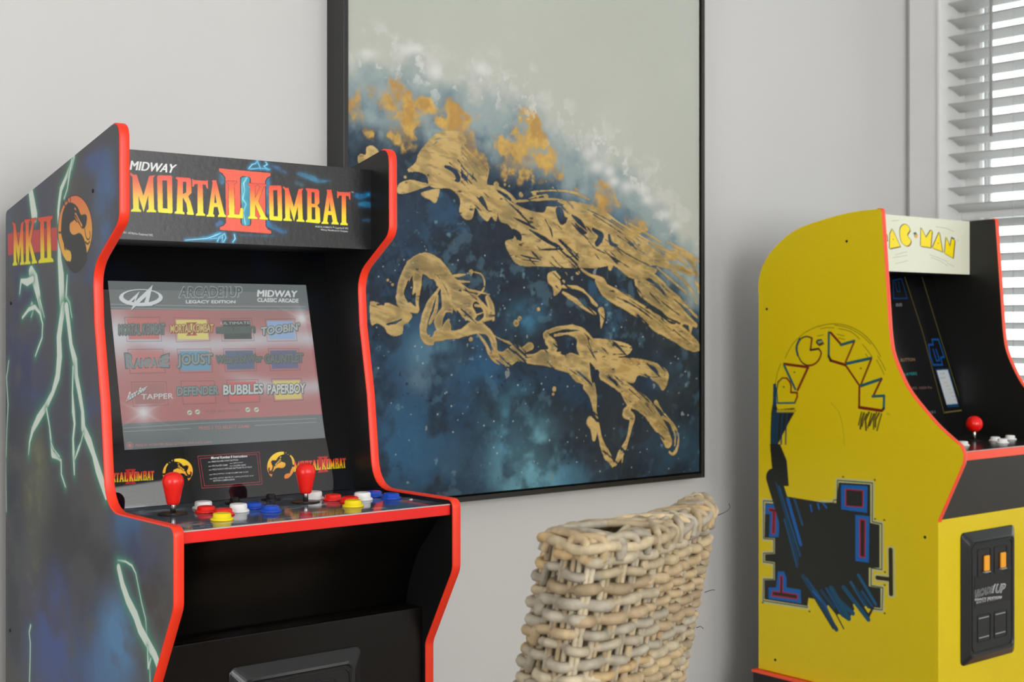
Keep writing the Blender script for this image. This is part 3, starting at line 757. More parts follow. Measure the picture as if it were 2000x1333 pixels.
bolt(T1((195,1290,8),(210,1245,12),(225,1270,6),(205,1333,4)), 0, 3)
bolt(T1((440,1060,5),(432,1200,14),(455,1240,8),(470,1333,5)), 0, 4)
bolt(T2((415,0,34),(400,90,32),(386,200,36),(390,320,40),(378,450,34),(345,560,20),(300,650,24),(250,730,30),(215,800,20),(195,880,10),(188,960,4)), 0, 6)
bolt(T2((435,0,30),(450,120,26),(465,250,24),(490,350,34),(498,450,28),(520,560,26),(540,680,22),(545,790,30),(585,880,34),(612,960,26),(640,1060,36),(670,1150,34),(692,1240,16)), 0, 6)
bolt(T2((478,390,8),(474,560,10),(480,680,22),(488,760,14),(478,860,12),(482,960,18),(486,1090,6)), 0, 5)
bolt(T2((545,820,5),(530,880,4),(515,920,12),(490,990,5)), 0, 3)
bolt(T2((305,665,10),(325,780,7),(335,880,12),(345,960,22),(380,980,14),(400,1000,8),(402,1090,8),(428,1170,6)), 0, 4.5)
bolt(T2((335,885,5),(355,930,4),(390,975,5)), 0, 2.5)
bolt(T2((148,70,8),(190,15,12),(230,0,14),(262,40,10),(280,110,7),(276,200,7),(250,270,8),(232,320,5)), 0, 4)
bolt(T2((60,350,4),(45,460,5),(55,640,5),(48,780,4),(42,980,3)), 0, 3.5, .6)
bolt(T2((40,1000,3),(44,1333,3)), 0, 3, .5)
bolt(T3((770,540,4),(820,548,6),(862,575,7),(886,625,5),(905,720,4),(925,820,5),(950,920,5),(958,1020,5),(975,1120,5),(980,1333,4)), 0, 4)
bolt(T3((775,590,26),(800,700,30),(835,800,34),(885,900,36),(915,990,36),(965,1080,34),(1010,1160,32),(1060,1290,30),(1100,1400,30)), 0, 7)
bolt(T3((202,965,8),(192,1010,6),(200,1080,7),(198,1200,6),(194,1333,6)), 0, 3, .6)
bolt(T3((962,1100,4),(968,1240,10),(985,1180,5)), 0, 3)
# name, red bar and badge
TL = Zm(10, 360, 7.016)
redbar = TL((42,680),(712,592),(718,905),(46,975))
s.poly(redbar, (208,66,70))
def mkglyph(g, q): 
    qq = TL(*q); cx = sum(p[0] for p in qq)/4; cy = sum(p[1] for p in qq)/4
    for dx, dy in ((-.9,0),(.9,0),(0,.8),(0,-.8)): s.glyph(GL[g], [(p[0]+dx, p[1]+dy) for p in qq], (40,34,30))
    s.glyph(GL[g], qq, fire)
mkglyph('M', ((108,1118),(272,1104),(268,496),(105,518)))
mkglyph('K', ((275,1104),(432,1086),(430,460),(268,488)))
mkglyph('II', ((462,1086),(668,1066),(656,430),(455,462)))
emblem(s, TL((728,1092),(1205,1062),(1190,150),(735,170)), (240,112,60), (246,196,70), (40,42,42))
sideart.mesh('side_graphic', TAG_GFX, mk_side, clip=[(p[0], p[1]) for p in mk_prof])

# ---- its marquee
MQ = art_mat('gloss_marquee_print', rough=.28, spec=.55, bump=.12, bscale=160)
mqa = Art(XI0, XI1, 1.3785, 1.513, .0007, .0007, lambda u, v: (onY(u, v, MY)[0], onY(u, v, MY)[2]), lambda a, b: (a, MY, b), (22,23,24), gain=.95)
s = mqa; h, w = s.h, s.w; Q1 = Zm(245, 280, 6.664); Q2 = Zm(400, 300, 6.0606)
nn = fbm(h, w, 60, 4, 12); n5 = fbm(h, w, 26, 4, 15)
def cl(pts, wd, col, a):   # ragged cloud lit from inside
    q3 = s.sdf(pts, 0, True, 4, pad=.012)
    if q3 is None: return
    d, i, j = q3; s.blend(np.clip(np.exp(-np.maximum(d, 0)/.0018)*(.2+1.6*(n5[i, j]-.25)), 0, 1), (i, j), s.c(col), a)
CY = (20,150,200)
cl(Q2((800,150,14),(860,170,26),(900,200,24),(955,225,10)), 0, (40,110,170), .9)
cl(Q2((1110,240,20),(1200,265,44),(1290,300,46),(1360,330,22),(1480,325,6)), 0, (50,130,170), .9)
cl(Q2((1080,350,8),(1150,375,18)), 0, (60,130,160), .8)
cl(Q2((1770,490,30),(1850,510,46),(1935,485,26)), 0, (20,150,215), 1)
cl(Q2((1830,600,16),(1890,600,50),(1940,610,50)), 0, (40,140,190), .9)
cl(Q2((1870,790,10),(1940,790,24)), 0, (50,100,130), .8)
cl(Q2((740,830,70),(840,880,44),(950,935,30)), 0, (20,130,190), 1)
cl(Q2((200,260,60),(205,330,50)), 0, (40,130,170), .7); cl(Q2((745,300,50),(750,700,30)), 0, (40,140,190), .8)
cl(Q2((190,830,60),(150,850,30)), 0, (40,130,190), .8); cl(Q2((430,965,10),(800,975,16)), 0, (30,120,160), .7)
for p in (Q2((520,180,8),(560,130,8),(600,120,6),(625,85,5)), Q2((540,185,5),(640,175,4),(720,180,5),(765,190,4)), Q2((720,100,5),(740,130,8),(700,150,5),(745,190,4)), Q2((620,90,4),(640,130,5),(660,180,4)),
          Q2((-20,1010,8),(60,1000,10),(130,960,10),(180,945,4)), Q2((60,1010,4),(200,1000,4),(215,960,6),(205,1050,4)), Q2((150,1040,6),(170,990,5),(235,950,5),(250,1000,6),(220,1050,5)), Q2((350,960,8),(360,1010,10),(330,1050,5)),
          Q1((780,1262,4),(900,1252,6),(1060,1240,8),(1180,1200,8),(1240,1170,4))):
    s.glow(p, 0, 2.6, CY, (170,235,240), .85)
q2f = Q2((165,178),(778,230),(785,945),(178,900))
def iiq(grow):
    a, b, c, d = Q2((178-grow,905+grow),(785+grow,950+grow),(778+grow,232-grow),(168-grow,176-grow)); return (a, b, c, d)
II = [[(0,0),(0,.045),(.07,.07),(.12,.12),(.12,.86),(.07,.92),(0,.955),(0,1),(1,1),(1,.955),(.93,.92),(.89,.86),(.89,.12),(.93,.07),(1,.045),(1,0)], [(.43,.10),(.40,.14),(.40,.88),(.45,.91),(.58,.91),(.61,.88),(.61,.14),(.58,.10)]]
hole = Q2((430,262),(530,275),(535,862),(440,858)); s.poly(hole, (28,140,170))
hm = s.fillmask([s.P(hole)]); s.blend(hm[0]*ss(n5[hm[1], hm[2]], .45, .7), (hm[1], hm[2]), s.c((140,215,230)), .8)
s.glow(Q2((500,270,4),(455,330,10),(470,420,4),(445,520,8)), 0, 2.5, (60,190,210), (200,240,240), .8)
for dx, dy in ((-2,0),(2,0),(0,2),(0,-2),(1.4,1.4),(-1.4,1.4),(1.4,-1.4),(-1.4,-1.4)):
    s.glyph(II, [(p[0]+dx, p[1]+dy) for p in iiq(0)], (22,22,24))
s.poly(Q2((446,290),(524,300),(528,850),(448,846)), (28,140,170), .9)
s.glow(Q2((500,285,4),(460,350,10),(470,440,4),(450,540,10),(490,600,5),(455,700,7),(480,840,8)), 0, 3, (60,180,205), (190,236,238), .75)
s.glyph(II, iiq(0), (238,86,56))
LT = [('M',Q1((72,890),(400,900),(392,405),(68,392))), ('O',Q1((422,900),(614,915),(606,420),(412,418))), ('R',Q1((640,915),(890,935),(870,455),(660,440))), ('T',Q1((872,942),(1080,946),(1072,478),(870,462))),
      ('A',Q1((1056,955),(1312,962),(1228,480),(1094,484))), ('L',Q1((1325,965),(1532,980),(1532,500),(1314,490)))]
LT2 = [('K',Q2((512,770),(735,785),(728,366),(512,350))), ('O',Q2((765,788),(918,800),(908,380),(756,380))), ('M',Q2((930,795),(1180,812),(1172,405),(932,395))), ('B',Q2((1196,812),(1368,830),(1362,425),(1196,410))),
       ('A',Q2((1382,832),(1585,842),(1545,430),(1408,428))), ('T',Q2((1572,845),(1722,852),(1722,450),(1566,442)))]
for g, q in LT+LT2:
    for dx, dy in ((-.7,0),(.7,0),(0,.7),(0,-.7)): s.glyph(GL[g], [(p[0]+dx, p[1]+dy) for p in q], (60,24,18))
    s.glyph(GL[g], q, fire)
for e_ in (-.7, 0, .7): s.text('MIDWAY', [(q[0]+e_, q[1]) for q in Q1((60,345),(622,388),(668,280),(78,228))], (232,234,232), bold=0)
s.text('© 2021 All Rights Reserved WS.', [(233,456.5),(299,463.5),(299,457.5),(233,451)], (200,200,200), .85, bold=.02)
s.text('MORTAL KOMBAT II ™ Copyright © 1993', Q2((1310,880),(1695,905),(1695,876),(1310,856)), (210,212,212), .85, bold=.02)
s.text('Midway Manufacturing Company', Q2((1375,915),(1695,938),(1695,912),(1375,892)), (210,212,212), .85, bold=.02)
s.text('™', Q2((1735,468),(1762,470),(1762,450),(1735,448)), (200,190,190), .8)
mqa.mesh('marquee_print', MQ, mq)

# ---- its bezel print (gloss acrylic) and the lit screen
GLS = art_mat('gloss_acrylic_print', rough=.015, spec=.62)
def bez2d(u, v, y0=BY0, z0=BZ0, k=BK):
    d = ray(u, v); t = (y0-k*(z0-CAM[2])-CAM[1])/(d[1]-k*d[2]); return (CAM[0]+t*d[0], CAM[2]+t*d[2])
bza = Art(XI0, XI1, .9700, 1.3780, .0008, .0008, bez2d, lambda a, b: (a, BY0+BK*(b-BZ0), b), (14,15,16))
s = bza; h, w = s.h, s.w; K1 = Zm(300, 860, 6.667); K2 = Zm(200, 840, 2.7778)
s.blend(ss(fbm(h, w, 90, 3, 4), .55, .8), (slice(0, h), slice(0, w)), s.c((16,20,34)), .6)
for q in ((K1((118,610),(515,575),(505,225),(118,260))), (K1((1848,500),(1480,540),(1478,165),(1838,140)))):
    emblem(s, q, (240,210,50), (240,120,50), (16,18,18))
def smalltitle(q):
    bl, br, tr, tl = q
    s.glyph(II, (lerp(lerp(bl, br, .46), lerp(tl, tr, .46), -.28), lerp(lerp(bl, br, .66), lerp(tl, tr, .66), -.28), lerp(lerp(bl, br, .66), lerp(tl, tr, .66), 1.3), lerp(lerp(bl, br, .46), lerp(tl, tr, .46), 1.3)), (190,24,26))
    word(s, MK_SPEC, q, lambda t: fire(t)*.75+lin((200,30,20))*.25)
smalltitle(((196,944),(301,938),(301,920),(196,926)))
smalltitle(((574,922),(676,914),(675,895),(574,902)))
BR = (170,70,66)
for q in (K1((575,212),(1375,158),(1412,575),(632,628)), K1((606,240),(1345,186),(1385,548),(662,600))):
    for a, b in zip(q, q[1:]+q[:1]): s.stroke([a, b], .7, BR)
s.poly(K1((740,255),(1235,222),(1235,196),(740,225)), (16,18,18))
s.text('Mortal Kombat II Instructions', K1((750,250),(1220,222),(1220,192),(750,218)), (225,228,226), bold=.02)
for k, (x0, x1, y, t) in enumerate(((755,1100,283,'PRESS PLAYER START BUTTON'), (760,965,338,'ON PLAYER GAME'), (1035,1165,302,'JOIN IN PLAY'), (1035,1200,335,'2 PLAYER COINS'), (765,1280,385,'PRESS PUNCH AND KICK BUTTONS TO ATTACK'),
                                 (770,1235,448,'USE JOYSTICK TO MOVE JUMP AND DUCK'), (775,1300,502,'FIND SECRET MOVES BY USING JOYSTICK AND'), (780,1055,532,'BUTTON COMBINATIONS'))):
    sl = -.068; s.text(t, K1((x0,y+10),(x1,y+10+(x1-x0)*sl),(x1,y-9+(x1-x0)*sl),(x0,y-9)), (200,204,202), .9, bold=.01)
    if k != 7: s.stroke(K1((x0-42,y+6),(x0-12,y+4)), .7, (200,204,202))
bza.mesh('bezel_print', GLS, bezel)
scx = [bez2d(212, 548), bez2d(595, 560), bez2d(632, 857), bez2d(240, 880)]
SX0, SX1, SZ0, SZ1 = XM+.0635, XM+.4245, 1.0575, 1.3205
SCR = art_mat('lit_screen', rough=.015, spec=.62, emit=1.0)
sca = Art(SX0, SX1, SZ0, SZ1, .0007, .0007, bez2d, lambda a, b: (a, BY0+BK*(b-BZ0)-.0005, b), (112,122,122), gain=.80)
s = sca; h, w = s.h, s.w
U = (s.A-SX0)/(SX1-SX0); V = (s.B-SZ0)/(SZ1-SZ0); full = (slice(0, h), slice(0, w))
def T(m, c, a=1): s.blend(np.clip(m, 0, 1), full, s.c(c), a)
Rr = Zm(190, 520, 3.5085)
def sq(x, y): return s.to2d(*Rr((x, y))[0])
vt = (sq(300,297)[1]-SZ0)/(SZ1-SZ0); vb_ = (sq(300,1075)[1]-SZ0)/(SZ1-SZ0)
red = (V < vt) & (V > vb_)
T(red*1.0, (190,112,110))
nz = fbm(h, w, 140, 3, 22)
T(red*np.exp(-((V-.64-.10*(.5-U)+.05*np.sin(U*5))/.055)**2)*(.6+.6*nz), (196,204,212), .9)
T(red*np.exp(-((V-.42+.16*(U-.5)-.05*np.sin(U*6))/.05)**2)*ss(U, .45, .75), (196,200,208), .85)
T(red*np.exp(-((U-.02)/.06)**2)*np.exp(-((V-.66)/.14)**2), (205,208,214), .9)
T(red*np.exp(-((V-.80)/.05)**2)*ss(U, .3, .7), (150,118,112), .5); T(red*np.exp(-((V-.28)/.06)**2), (188,96,92), .4)
for cx_, cy_ in ((315,1005), (1400,360)):
    c = sq(cx_, cy_); dx = (s.A-c[0]); dy = (s.B-c[1]); r = np.hypot(dx, dy)
    T(np.exp(-(r/.010)**1.2), (226,236,240), 1)
    for an in (.35, 2.7, -.5, 3.6): 
        al = dx*math.cos(an)+dy*math.sin(an); pe = -dx*math.sin(an)+dy*math.cos(an)
        T(np.exp(-np.abs(pe)/.0016)*np.exp(-np.maximum(al, 0)/.022)*(al > 0), (215,205,200), .7)
for y in (262, 285): s.stroke(Rr((88,y),(760,y+13),(1425,y+16)), .9, (165,180,178), smooth=0)
for seg in (((180,1112),(700,1078),(1500,1045)), ((182,1135),(640,1113)), ((1080,1093),(1500,1070))): s.stroke(Rr(*seg), .8, (165,178,176), smooth=0)
# tiles
TILES = [((186,352),(425,350),(440,515),(204,517),(214,108,98),1,'MORTAL KOMBAT',(145,462,398,475),(120,134,132)),
 ((524,352),(768,360),(770,512),(540,520),(232,222,80),2,'MORTAL KOMBAT',(500,795,402,458),(214,190,90)),
 ((845,362),(1055,358),(1075,512),(855,515),(62,84,76),0,'MORTAL KOMBAT 3',(815,1080,418,462),(84,110,100)),
 ((1150,366),(1352,362),(1368,512),(1165,516),(132,176,226),0,"TOOBIN'",(1120,1385,395,470),(170,184,184)),
 ((208,572),(448,570),(465,732),(224,737),(216,116,104),0,'RAMPAGE',(188,490,600,700),(128,148,148)),
 ((546,570),(776,568),(790,728),(566,732),(80,160,196),1,'JOUST',(545,790,605,700),(140,156,148)),
 ((862,568),(1080,566),(1092,718),(876,724),(84,112,148),1,'Wizard of Wor',(812,1130,612,668),(108,122,116)),
 ((1170,566),(1378,566),(1390,712),(1185,718),(92,104,150),1,'GAUNTLET',(1145,1410,605,668),(112,124,118)),
 ((232,795),(470,792),(486,952),(246,962),(172,110,108),0,'TAPPER',(300,520,875,915),(190,196,196)),
 ((572,790),(800,788),(814,940),(588,948),(200,106,102),0,'DEFENDER',(545,830,830,890),(128,150,150)),
 ((886,782),(1100,778),(1114,932),(900,942),(222,92,88),1,'BUBBLES',(862,1135,815,885),(196,206,204)),
 ((1192,774),(1398,772),(1412,920),(1210,930),(228,206,84),1,'PAPERBOY',(1165,1425,812,880),(206,212,206))]
for tl_, tr_, br_, bl_, col, ol, name, (xa, xb, ya_, yb_), tc_ in TILES:
    q = Rr(bl_, br_, tr_, tl_); f = lambda x, y: lerp(lerp(q[0], q[1], x), lerp(q[3], q[2], x), y)
    r = s.sdf([f(.13,.5), f(.87,.5)], 0, True, 0, pad=.02)
    c0 = s.to2d(*f(.5,.5)); c1 = s.to2d(*f(.94,.5)); c2 = s.to2d(*f(.5,.92)); rx = abs(c1[0]-c0[0]); rz = abs(c2[1]-c0[1])
    dd = np.maximum(np.abs(s.A-c0[0])-rx, np.abs(s.B-c0[1])-rz)
    if name[:7] == 'RAMPAGE': dd = np.maximum(dd, 0*dd)
    T(np.clip(.5-dd/.0022, 0, 1), col, .95)
    for a, b in (((0,0),(1,0)),((1,0),(1,1)),((1,1),(0,1)),((0,1),(0,0))): s.stroke([f(*a), f(*b)], .7, (110,70,80) if not ol == 2 else (176,50,50))
    sl = -.02 if tl_[1] < 500 else (-.03 if tl_[1] < 700 else -.035)
    qq = lambda e: Rr((xa-e,yb_+e),(xb+e,yb_+e+(xb-xa)*sl),(xb+e,ya_-e+(xb-xa)*sl),(xa-e,ya_-e))
    if name == 'RAMPAGE':
        for e, cc in ((7,(84,104,102)), (0,tc_)):
            s.text('R', Rr((xa+10-e,yb_+e),(xa+68+e,yb_+e),(xa+62+e,ya_-e),(xa-e,ya_-e)), cc, bold=.05)
            s.text('AMPAG', Rr((xa+66-e,yb_-4+e),(xb-45+e,yb_-8+e),(xb-45+e,ya_+28-e),(xa+66-e,ya_+38-e)), cc, bold=.04)
            s.text('E', Rr((xb-50-e,yb_-8+e),(xb+e,yb_-6+e),(xb+e,ya_-e),(xb-50-e,ya_+20-e)), cc, bold=.05)
        continue
    if name == 'TAPPER':
        s.text('Root Beer', Rr((200,938),(340,850),(350,812),(215,870)), (70,84,84), 1, bold=.05, shear=.2)
        s.text('Root Beer', Rr((198,932),(338,846),(346,812),(214,866)), (214,222,222), 1, bold=.02, shear=.2)
        s.text(name, Rr((300,915),(520,908),(520,872),(300,878)), (200,208,208), 1, bold=.01); continue
    if name == "TOOBIN'": qq = lambda e: Rr((1120-e,478+e),(1385+e,440+e),(1385+e,388-e),(1120-e,418-e))
    if ol == 2:
        s.glyph(II, Rr((608,478),(684,476),(682,385),(606,388)), (188,72,58))
    sd = (86,102,100) if ol != 2 else (150,60,50)
    for ex, ey in ((-5,0),(5,0),(0,5),(0,-5),(6,7)): s.text(name, [(p[0]+ex/3.5, p[1]+ey/3.5) for p in qq(0)], sd, .9, bold=.04)
    s.text(name, qq(0), tc_, bold=.03)
    if name.endswith('3'): s.text('ULTIMATE', Rr((845,402),(1045,398),(1045,380),(845,384)), (190,200,196), .9)
s.text('ARCADE1UP', Rr((553,222),(995,215),(995,138),(560,138)), (160,176,174), 1, bold=.055)
s.text('ARCADE1UP', Rr((560,216),(988,209),(988,144),(567,144)), (92,104,104), 1, bold=.02)
s.text('LEGACY EDITION', Rr((606,256),(946,256),(946,235),(606,233)), (214,222,222), 1, bold=.03)
for e_ in (-.7, 0, .7): s.text('MIDWAY', [(q[0]+e_, q[1]) for q in Rr((1096,210),(1364,214),(1370,170),(1100,164))], (226,232,232), 1, bold=0)
s.text('CLASSIC ARCADE', Rr((1096,246),(1378,252),(1378,224),(1096,218)), (222,228,228), 1, bold=.03)
s.text('MORE SELECTIONS', Rr((740,1008),(975,996),(975,980),(740,990)), (128,104,102), .9)
for cx_, cy_ in ((632,1005), (686,1000), (1030,985), (1090,985)):
    c = Rr((cx_, cy_))[0]; s.stroke([(c[0]-.5, c[1]), (c[0]+.5, c[1])], 9, (206,212,180)); s.stroke([(c[0]-2, c[1]+1), (c[0]+2, c[1]-1)], 2, (120,130,100))
s.text('PRESS 1 TO SELECT GAME', Rr((695,1122),(1042,1108),(1042,1088),(695,1100)), (214,112,108), .95, bold=.01)
s.text('PRESS P1 TO ENTER MENU SETTINGS FOR EACH GAME', Rr((262,1240),(785,1214),(785,1198),(262,1222)), (214,128,124), .9)
c = Rr((222,1230))[0]; s.stroke([(c[0], c[1]), (c[0]+.1, c[1])], 13.5, (214,120,116)); s.stroke([(c[0], c[1]), (c[0]+.1, c[1])], 11.5, (118,128,128)); s.stroke([(c[0], c[1]), (c[0]+.1, c[1])], 7, (206,124,120))
# the oval initial badge at top left of the screen
Y = Zm(200, 530, 6.667)
def ring(cx_, cy_, rx_, ry_, n=40): return [(cx_+rx_*math.cos(2*PI*k/n), cy_+ry_*math.sin(2*PI*k/n)) for k in range(n)]
for dx, dy, cc in ((6,10,(84,96,96)), (0,0,(214,224,226))):
    s.poly(Y(*[(x+dx, y+dy) for x, y in ring(500,345,284,112)]), cc, holes=[Y(*[(x+dx, y+dy) for x, y in ring(502,328,232,84)])])
    zz = [(300,425),(485,262),(425,395),(655,178),(600,410),(690,415),(640,452),(530,455),(570,330),(372,512),(425,355),(330,440)]
    s.poly(Y(*[(x+dx, y+dy) for x, y in zz]), cc)
lum = s.img.mean(-1, keepdims=True); s.img = s.img*.74+lum*.26+.012
sca.mesh('screen', SCR, mk)

# ---- printed control deck
DK = art_mat('gloss_deck_print', rough=.09, spec=.62, bump=.06, bscale=90)
dka = Art(XI0, XI1, -.684, -.400, .0014, .0014, lambda u, v: onZ(u, v, DZ)[:2], lambda a, b: (a, b, DZ), (46,54,66), gain=1.9)
s = dka; h, w = s.h, s.w; full = (slice(0, h), slice(0, w))
g1 = fbm(h, w, 34, 5, 31, 2.0); g2 = fbm(h, w, 22, 4, 37, 1.6); g3 = fbm(h, w, 40, 3, 41)
s.blend(ss(g1, .45, .65), full, s.c((70,86,104)), .9); s.blend(ss(g2, .60, .75), full, s.c((120,136,146)), .7); s.blend(ss(g3, .52, .72), full, s.c((26,30,40)), .8)
for u, v, rr in ((573,1003,.022), (375,1022,.014), (520,1015,.012)):
    c = s.to2d(u, v); d = np.hypot(s.A-c[0], s.B-c[1]); s.blend(np.exp(-((d-rr)/.003)**2)*(g2 > .42), full, s.c((170,70,56)), .6)
bl0 = (.955, -.672)
s.text('MORTAL KOMBAT II', [(1.075,-.668),(1.170,-.668),(1.170,-.652),(1.075,-.652)], (120,44,36), .8, bold=.02, px=False)
dka.mesh('deck_print', DK, deck)

# ---- yellow cabinet side
YG = art_mat('yellow_side_print', rough=.40, spec=.4)
pya = Art(-.742, -.162, .400, 1.520, .0016, .0012, lambda u, v: onX(u, v, XP)[1:], lambda a, b: (XP-.0006, a, b), (226,200,0), gain=1.0)
s = pya; h, w = s.h, s.w
N1 = Zm(1490, 610, 5.127); N2 = Zm(1480, 920, 4.164)
BK_, DB, TE, DR, BLU, RD, GR = (34,36,30), (20,62,90), (14,92,96), (120,26,8), (10,98,176), (170,24,46), (196,196,140)
def ln(pts, wd, col, a=1, sm=0): s.stroke(pts, wd*1.9, col, a, smooth=sm)
# speed arcs
arc = catmull([(x, y) for x, y in ((80,1333),(90,1000),(130,700),(185,520),(270,370),(400,225),(560,145),(700,118),(850,138),(1000,215),(1110,330),(1180,445))], 5)
ln(N1(*arc[30:]), .9, (110,98,10), .85)
for seg in (((560,140),(430,200),(300,320),(225,460)), ((720,130),(860,160),(990,235),(1080,320)), ((760,165),(880,195),(970,270)), ((580,168),(640,156),(712,158)), ((1000,325),(1050,385),(1095,450)), ((1150,440),(1200,520),(1228,580)), ((1140,480),(1185,560),(1215,625)),
            ((550,240),(605,228)), ((745,222),(815,240)), ((760,260),(820,275)), ((180,520),(150,600),(125,720)), ((1030,420),(1060,460))):
    ln(N1(*seg), .9, (112,100,10), .8, 3)
# the trailing streaks at the left
s.poly(N1((135,930),(100,910),(85,1000),(78,1180),(76,1400),(200,1400),(150,1330),(250,1130),(330,985),(320,960),(150,975)), BK_)
for xx, wd in ((100,3),(120,2),(145,3),(190,2.4),(235,2)): ln(N1((xx+12,985),(xx-2,1150),(xx-6,1320)), wd, DB, .9)
s.poly(N1((105,720),(135,715),(140,930),(100,960)), DB)
for k in range(14): ln(N1((150+k*13,985-random.random()*12),(146+k*13,1000)), 1.3, (226,200,0), .9)
s.poly([(1504,868),(1524,868),(1537,900),(1541,950),(1513,950),(1507,905)], BK_)
# arched letters, blue shadow one side and dark red the other
def L_(pts, cols, wd=2.6):
    for (a, b), c in zip(zip(pts, pts[1:]), cols): ln(N1(a, b), wd, c)
L_([(150,905),(140,780),(155,700),(195,660),(240,662)], [TE, BK_, BK_, DR], 1.5); L_([(240,662),(272,700),(285,745),(282,805),(345,808),(345,850),(320,910),(150,912)], [DR, DR, DR, DR, DR, DR, TE], 2.0)
L_([(215,520),(455,552),(350,780)], [DR, DR], 2.8); L_([(215,535),(325,770)], [TE], 2.8)
cc = [(492,262),(478,380),(560,368),(585,410),(560,480),(510,525),(450,535),(390,500),(350,420),(345,340),(380,270),(440,245),(492,262)]
ln(N1(*catmull(cc[2:], 5)), 1.6, BK_); L_(cc[:3], [DR, BK_], 2.2); ln(N1(*catmull(cc[2:7], 5)), 1.8, DR, .9); ln(N1(*catmull([(350,430),(338,350),(370,270)], 5)), 2.6, DB)
s.poly(N1((530,300),(545,275),(590,270),(615,320),(570,342),(545,325)), BK_); s.poly(N1((545,296),(590,282),(600,300),(560,318)), (130,170,120)); s.poly(N1((560,335),(612,318),(610,305),(560,322)), DR)
L_([(662,205),(660,440)], [TE], 2.8); L_([(680,205),(785,325)], [DR], 2.6); L_([(785,328),(915,290)], [TE], 3.0); L_([(915,300),(828,505)], [DR], 2.0); L_([(828,530),(680,485),(660,440)], [DR, BK_], 3.0)
L_([(845,515),(1085,462)], [TE], 3.2); L_([(1085,475),(980,735)], [DR], 2.2); L_([(828,530),(972,740)], [DR], 2.2)
L_([(985,738),(1188,670)], [TE], 3.2); L_([(1188,672),(1108,838)], [DR], 2.4); L_([(1100,845),(1215,838),(1212,965),(1195,985)], [TE, TE, BK_], 2.8); L_([(1190,988),(965,955)], [DR], 3.2); L_([(965,955),(968,750)], [DR], 2.4)
for x, y in ((210,750),(318,603),(982,565)): ln(N1((x-3,y),(x+3,y)), 1.6, (90,80,20))
for k in range(9):
    x = 990+k*25; ln(N1((x,1005+(k % 3)*8),(x-18-(k % 4)*6,1080),(x-30-(k % 3)*8,1130+(k*37 % 60))), 1.6+.6*(k % 2), (48,44,14), .95)
s.text('TM', N1((1238,1032),(1272,1036),(1272,1016),(1238,1012)), (90,80,20), .9)
# maze panel
maze = [(62,262),(150,270),(200,262),(640,262),(640,240),(660,95),(918,112),(918,425),(992,440),(992,790),(905,790),(905,940),(1000,955),(1000,1118),(700,1080),(395,1100),(55,1045),(55,890),(140,890),(140,745),(60,735),(60,680),(140,675),(140,550),(55,545)]
for off_, c_, wd in ((0, GR, 4.6), (0, BK_, 1.0)):
    outl = [(48,245),(150,250),(150,262),(615,262),(620,238),(645,238),(650,78),(934,100),(932,415),(1010,432),(1010,805),(925,792),(922,935),(1018,952),(1012,1132),(830,1112),(415,1030),(405,1112),(45,1058),(48,882),(132,885),(132,755),(48,742),(48,672),(132,668),(132,558),(48,552)]
    ln(N2(*(outl+outl[:1])), wd, c_)
s.poly(N2(*maze), BK_)
s.poly(N2((405,1100),(415,1035),(500,1050),(620,1075),(700,1080),(690,1118)), (226,200,0))
def blk(q, ins=None):
    s.poly(N2(*q), BLU)
for q, r_, k_ in (([(680,112),(895,125),(890,342),(680,315)], [(712,145),(862,158),(860,300),(712,290)], [(722,156),(852,168),(850,292),(722,282)]),
                  ([(795,358),(910,372),(905,748),(795,735)], [(828,390),(880,398),(876,712),(828,702)], [(838,404),(868,408),(866,700),(838,692)])):
    s.poly(N2(*q), BLU); s.poly(N2(*r_), RD); s.poly(N2(*k_), BK_)
s.poly(N2((64,268),(170,280),(190,300),(185,350),(170,540),(92,540),(100,355),(62,350)), BLU); s.poly(N2((90,302),(165,312),(165,338),(150,338),(144,515),(112,515),(120,338),(90,330)), RD); s.poly(N2((98,312),(155,320),(155,328),(136,330),(132,505),(124,505),(130,328),(98,322)), BK_)
s.poly(N2((165,820),(215,820),(235,870),(235,950),(350,968),(355,1080),(90,1040),(88,950),(150,950)), BLU); s.poly(N2((180,852),(208,852),(206,985),(330,1005),(325,1050),(112,1020),(118,975),(178,985)), RD); s.poly(N2((188,862),(200,862),(198,995),(320,1014),(318,1038),(124,1010),(126,988),(186,994)), BK_)
# white-lined T at the right
tee = [(1060,630),(1105,630),(1110,1018),(1068,1018),(1070,905),(962,888),(962,850),(1070,862)]
ln(N2(*(tee+tee[:1])), 3.4, GR); s.poly(N2(*tee), (190,186,90)); ln(N2((1082,645),(1085,1002)), 5.0, (44,34,8)); ln(N2((972,870),(1080,885)), 4.2, (44,34,8))
# slanting motion streaks
for a, b, wd in (((130,60),(330,720),20), ((180,200),(330,700),9)):
    ln(N2(a, b), wd, BK_)
s.poly(N2((130,60),(210,110),(240,210),(600,270),(560,320),(370,380),(360,620),(300,850),(180,560),(165,300)), BK_)
for (x0, y0, x1, y1), wd, c_ in (((150,100,330,720),2.2,DB), ((175,130,345,690),2.6,(16,80,120)), ((245,230,350,600),4,BLU), ((300,230,365,440),2.6,(16,80,120)), ((200,240,330,760),2,DB), ((220,400,320,780),2.4,(16,80,120)), ((430,280,440,330),2,BLU), ((490,270,500,310),2,BLU), ((530,262,560,300),2,BLU)):
    ln(N2((x0, y0), (x1, y1)), wd, c_)
s.poly(N2((360,620),(480,560),(760,700),(830,850),(960,1090),(900,1215),(800,1100),(740,1220),(640,1180),(560,1100),(650,1290),(610,1290),(440,1010),(380,900),(350,850)), BK_)
